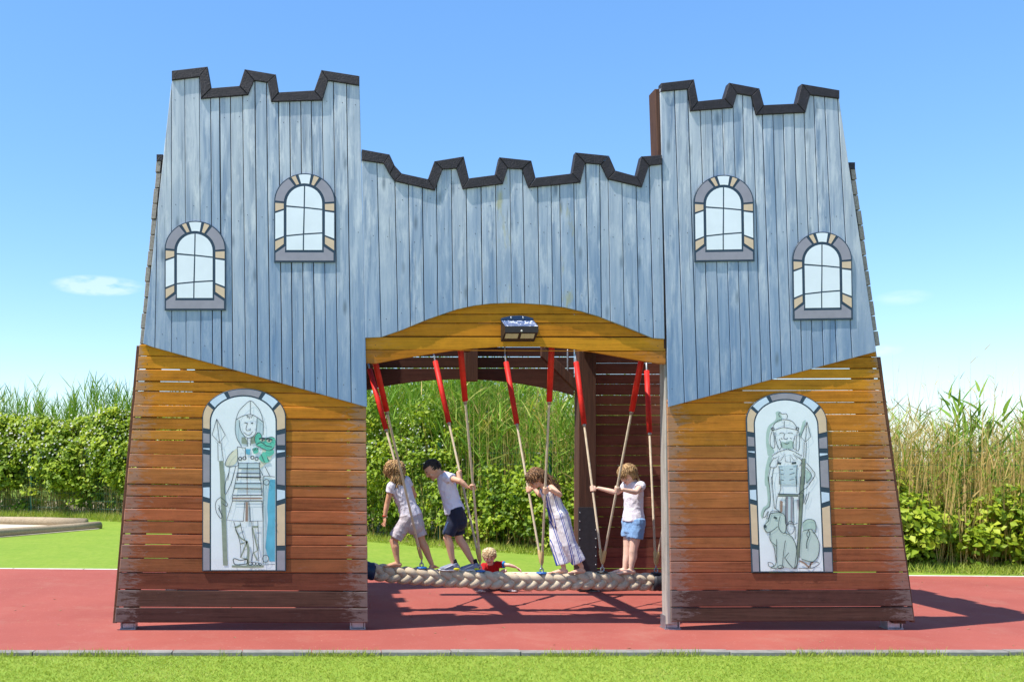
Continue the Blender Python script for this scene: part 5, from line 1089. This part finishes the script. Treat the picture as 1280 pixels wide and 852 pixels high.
# --- girl in the striped jumpsuit
K4 = mk(650, 575, 5.68)
k = Kid('curly brown-haired girl in blue and white striped jumpsuit leaning forward', K4(182, 176), K4(278, 400), (-1, -.22, 0), .98, Vector((K4(350, 0).x, YR, rope_z(K4(350, 0).x) + RT)))
hf = (-.84, -.25, -.46); hc = K4(112, 130, -.01); add_head(k.bm, hc, hf, .96); add_loft(k.bm, [k.N - k.up * .03, hc + Vector((.03, 0, -.02))], [.04, .036], 12)
cL, dL = on_rope(('C', 0), 612.5); eL = K4(284, 246, -.20); wL = grip(k.bm, cL, dL, eL); k.arm(-1, eL, wL)
cR, dR = on_rope(('C', 1), 611.5); eR = K4(140, 246, .18); wR = grip(k.bm, cR, dR, eR); k.arm(1, eR, wR)
knL = K4(345, 590, -.045); aL, sL = ankle_at(K4, 437, -.03); aL.z += .015; k.leg(-1, knL, aL); foot(k.bm, aL, sL, (-.95, -.2), .95); knR = K4(262, 590, .045); aR, sR = ankle_at(K4, 312, .02); k.leg(1, knR, aR); foot(k.bm, aR, sR, (-1, -.05), .95)
k.body(skinD)
def mat_stripes():
    m = NT('blue striped linen'); v = m.coords(False); sx = m.n('ShaderNodeSeparateXYZ'); m.l(v, sx.inputs[0])
    A = K4(255, 330); B = K4(390, 790); d = (B - A); d = Vector((d.x, 0, d.z)).normalized(); pn = Vector((-d.z, 0, d.x))
    uu = m.math('ADD', m.math('MULTIPLY', sx.outputs[0], pn.x), m.math('ADD', m.math('MULTIPLY', sx.outputs[2], pn.z), m.math('MULTIPLY', sx.outputs[1], .12)))
    fr_ = m.math('FRACT', m.math('ADD', m.math('DIVIDE', uu, .066), 20.3))
    def band(a, b): return m.math('MULTIPLY', m.math('GREATER_THAN', fr_, a), m.math('LESS_THAN', fr_, b))
    st = m.math('ADD', band(.10, .215), band(.34, .43)); n = m.noise(v, 9, 4); f_ = m.noise(m.mapv(v, (1, 1, .4)), 18, 3, .6, .8); m.bump(f_, .4, .025)
    return m.done(m.mix(st, m.mix(m.rng(n, .3, .7), (.76, .72, .75), (.84, .81, .84)), (.05, .085, .42)), .85, .15)
striped = mat_stripes()
bm = bmesh.new(); k.torso_shell(bm, -.2, .80, .008); k.trouser(bm, -1, knL, .78, .075, .077, aL); k.trouser(bm, 1, knR, .84, .075, .070, aR)
for e in (-1, 1): add_loft(bm, [k.sp(.78) + k.S * e * .05 + k.F * .06, k.sp(.93) + k.S * e * .045 + k.F * .03, k.sp(.95) + k.S * e * .045 - k.F * .02, k.sp(.78) + k.S * e * .05 - k.F * .055], [.017] * 4, 8)
solidify('jumpsuit', bm, .006, .5, striped, k.root, 3, .002)
hair(k.root, hc, hf, h_brown, 440, .13, .02, .006, 1.10, .97, -.02, .70, back=Vector((.75, 0, -.6)), seed=8, tail=(120, Vector((.86, -.08, -.42)), .20)); face(k.root, hc, hf, h_brown, .96)
# --- girl in denim shorts
K5 = mk(735, 570, 5.326)
k = Kid('girl in light denim shorts and pale tee standing barefoot holding two ropes', K5(302, 168), K5(303, 448), (-.9, -.42, 0), 1.0, Vector((K5(280, 0).x, YR, rope_z(K5(280, 0).x) + RT)))
hf = (-.80, -.22, -.55); hc = K5(266, 118, -.01); add_head(k.bm, hc, hf, 1.0); add_loft(k.bm, [k.N - k.up * .03, hc + Vector((.02, 0, -.03))], [.04, .037], 12)
cL, dL = on_rope(('D', 0), 611.5); eL = K5(318, 240, -.22); wL = grip(k.bm, cL, dL, eL); k.arm(-1, eL, wL)
cR, dR = on_rope(('D', 1), 610.5); eR = K5(195, 242, .17); wR = grip(k.bm, cR, dR, eR); k.arm(1, eR, wR)
knL = K5(300, 630, -.045); aL, sL = ankle_at(K5, 287, -.035); k.leg(-1, knL, aL); foot(k.bm, aL, sL, (-1, -.12)); knR = K5(262, 622, .045); aR, sR = ankle_at(K5, 246, .03); k.leg(1, knR, aR); foot(k.bm, aR, sR, (-1, -.05))
k.body(skinC)
bm = bmesh.new(); k.torso_shell(bm, .06, .985, .009, .03); k.sleeve(bm, -1, eL, .34, .046, .046); k.sleeve(bm, 1, eR, .34, .046, .046); solidify('shirt', bm, .006, .5, pink_c, k.root, 3, .006)
bm = bmesh.new(); k.torso_shell(bm, -.2, .12, .008); k.trouser(bm, -1, knL, .52, .075, .076); k.trouser(bm, 1, knR, .50, .075, .074); solidify('shorts', bm, .006, .5, denim, k.root, 3, .004)
br = [hc + Vector((.06, -.03, .01)), hc + Vector((.095, -.03, -.04)), hc + Vector((.105, -.03, -.09)), hc + Vector((.112, -.03, -.14)), hc + Vector((.115, -.03, -.185)), hc + Vector((.117, -.03, -.22))]
hair(k.root, hc, hf, h_fair, 460, .09, .008, .0048, 1.06, 1.0, .05, .66, back=Vector((.35, 0, -.9)), braid=br, seed=11); face(k.root, hc, hf, h_fair)
# --- toddler crouching behind the rope
K3 = mk(580, 670, 10.65); YT = 2.62
def T3(x, y, dy=0.0): return K3(x, y, dy, YT)
k = Kid('fair-haired toddler in red tee crouching behind the rope', T3(352, 360, .05), T3(395, 600, .22), (-.12, -1, -.25), .80, Vector((T3(380, 0).x, YT + .15, .006)))
hf = (-.10, -.93, -.42); hc = T3(336, 262, -.02); add_head(k.bm, hc, hf, .90); add_loft(k.bm, [k.N - k.up * .02, hc + Vector((0, .03, -.03))], [.036, .034], 12)
eL = T3(600, 380, -.02); wL = T3(690, 408, -.03); k.arm(-1, eL, wL); loose_hand(k.bm, wL, Vector((.85, -.1, -.5)), Vector((0, -1, .1)), 1, .85)
eR = T3(225, 560, -.02); wR = T3(212, 690, -.08); wR.z = .075; k.arm(1, eR, wR); loose_hand(k.bm, Vector((wR.x, wR.y - .01, .04)), Vector((-.1, -1, -.16)), Vector((-1, 0, 0)), -.3, .85, 2.6)
knL = T3(535, 452, -.02); aL = T3(590, 700, .08); aL.z = .065; k.leg(-1, knL, aL, .9); knR = T3(290, 690, -.02); knR.z = .09; aR = T3(350, 690, .3); aR.z = .06; k.leg(1, knR, aR, .9); foot(k.bm, aL, .016, (.3, -1), .8); foot(k.bm, aR, .014, (0, 1), .8)
k.body(skinC)
bm = bmesh.new(); k.torso_shell(bm, .0, .985, .012, .02); k.sleeve(bm, -1, eL, .50, .05, .048); k.sleeve(bm, 1, eR, .5, .05, .048); shirt = solidify('shirt', bm, .006, .5, red_c, k.root, 3, .005)
for e, el in ((-1, eL), (1, eR)):
    sh = k.shR if e > 0 else k.shL; bm = bmesh.new(); add_loft(bm, [lerp(sh, el, .47), lerp(sh, el, .60)], [.041, .0405], 14, None, False); bm_obj('cuff', bm, cuff_c, shirt, True)
bm = bmesh.new(); k.torso_shell(bm, -.25, .12, .006); k.trouser(bm, -1, knL, .6, .070, .062); k.trouser(bm, 1, knR, .85, .070, .060); solidify('shorts', bm, .006, .5, mat_cloth('dark blue toddler shorts', (.02, .04, .12)), k.root, 3)
hair(k.root, hc, hf, h_tod, 380, .065, .014, .0055, 1.07, .90, .05, .64, back=Vector((.0, .3, -1)), seed=21); face(k.root, hc, hf, h_tod, .90)
shoe(k.root, Vector((aL.x, aL.y, .06)), .008, (.45, -1), so_m, so_m, M['redsleeve'], black_c)
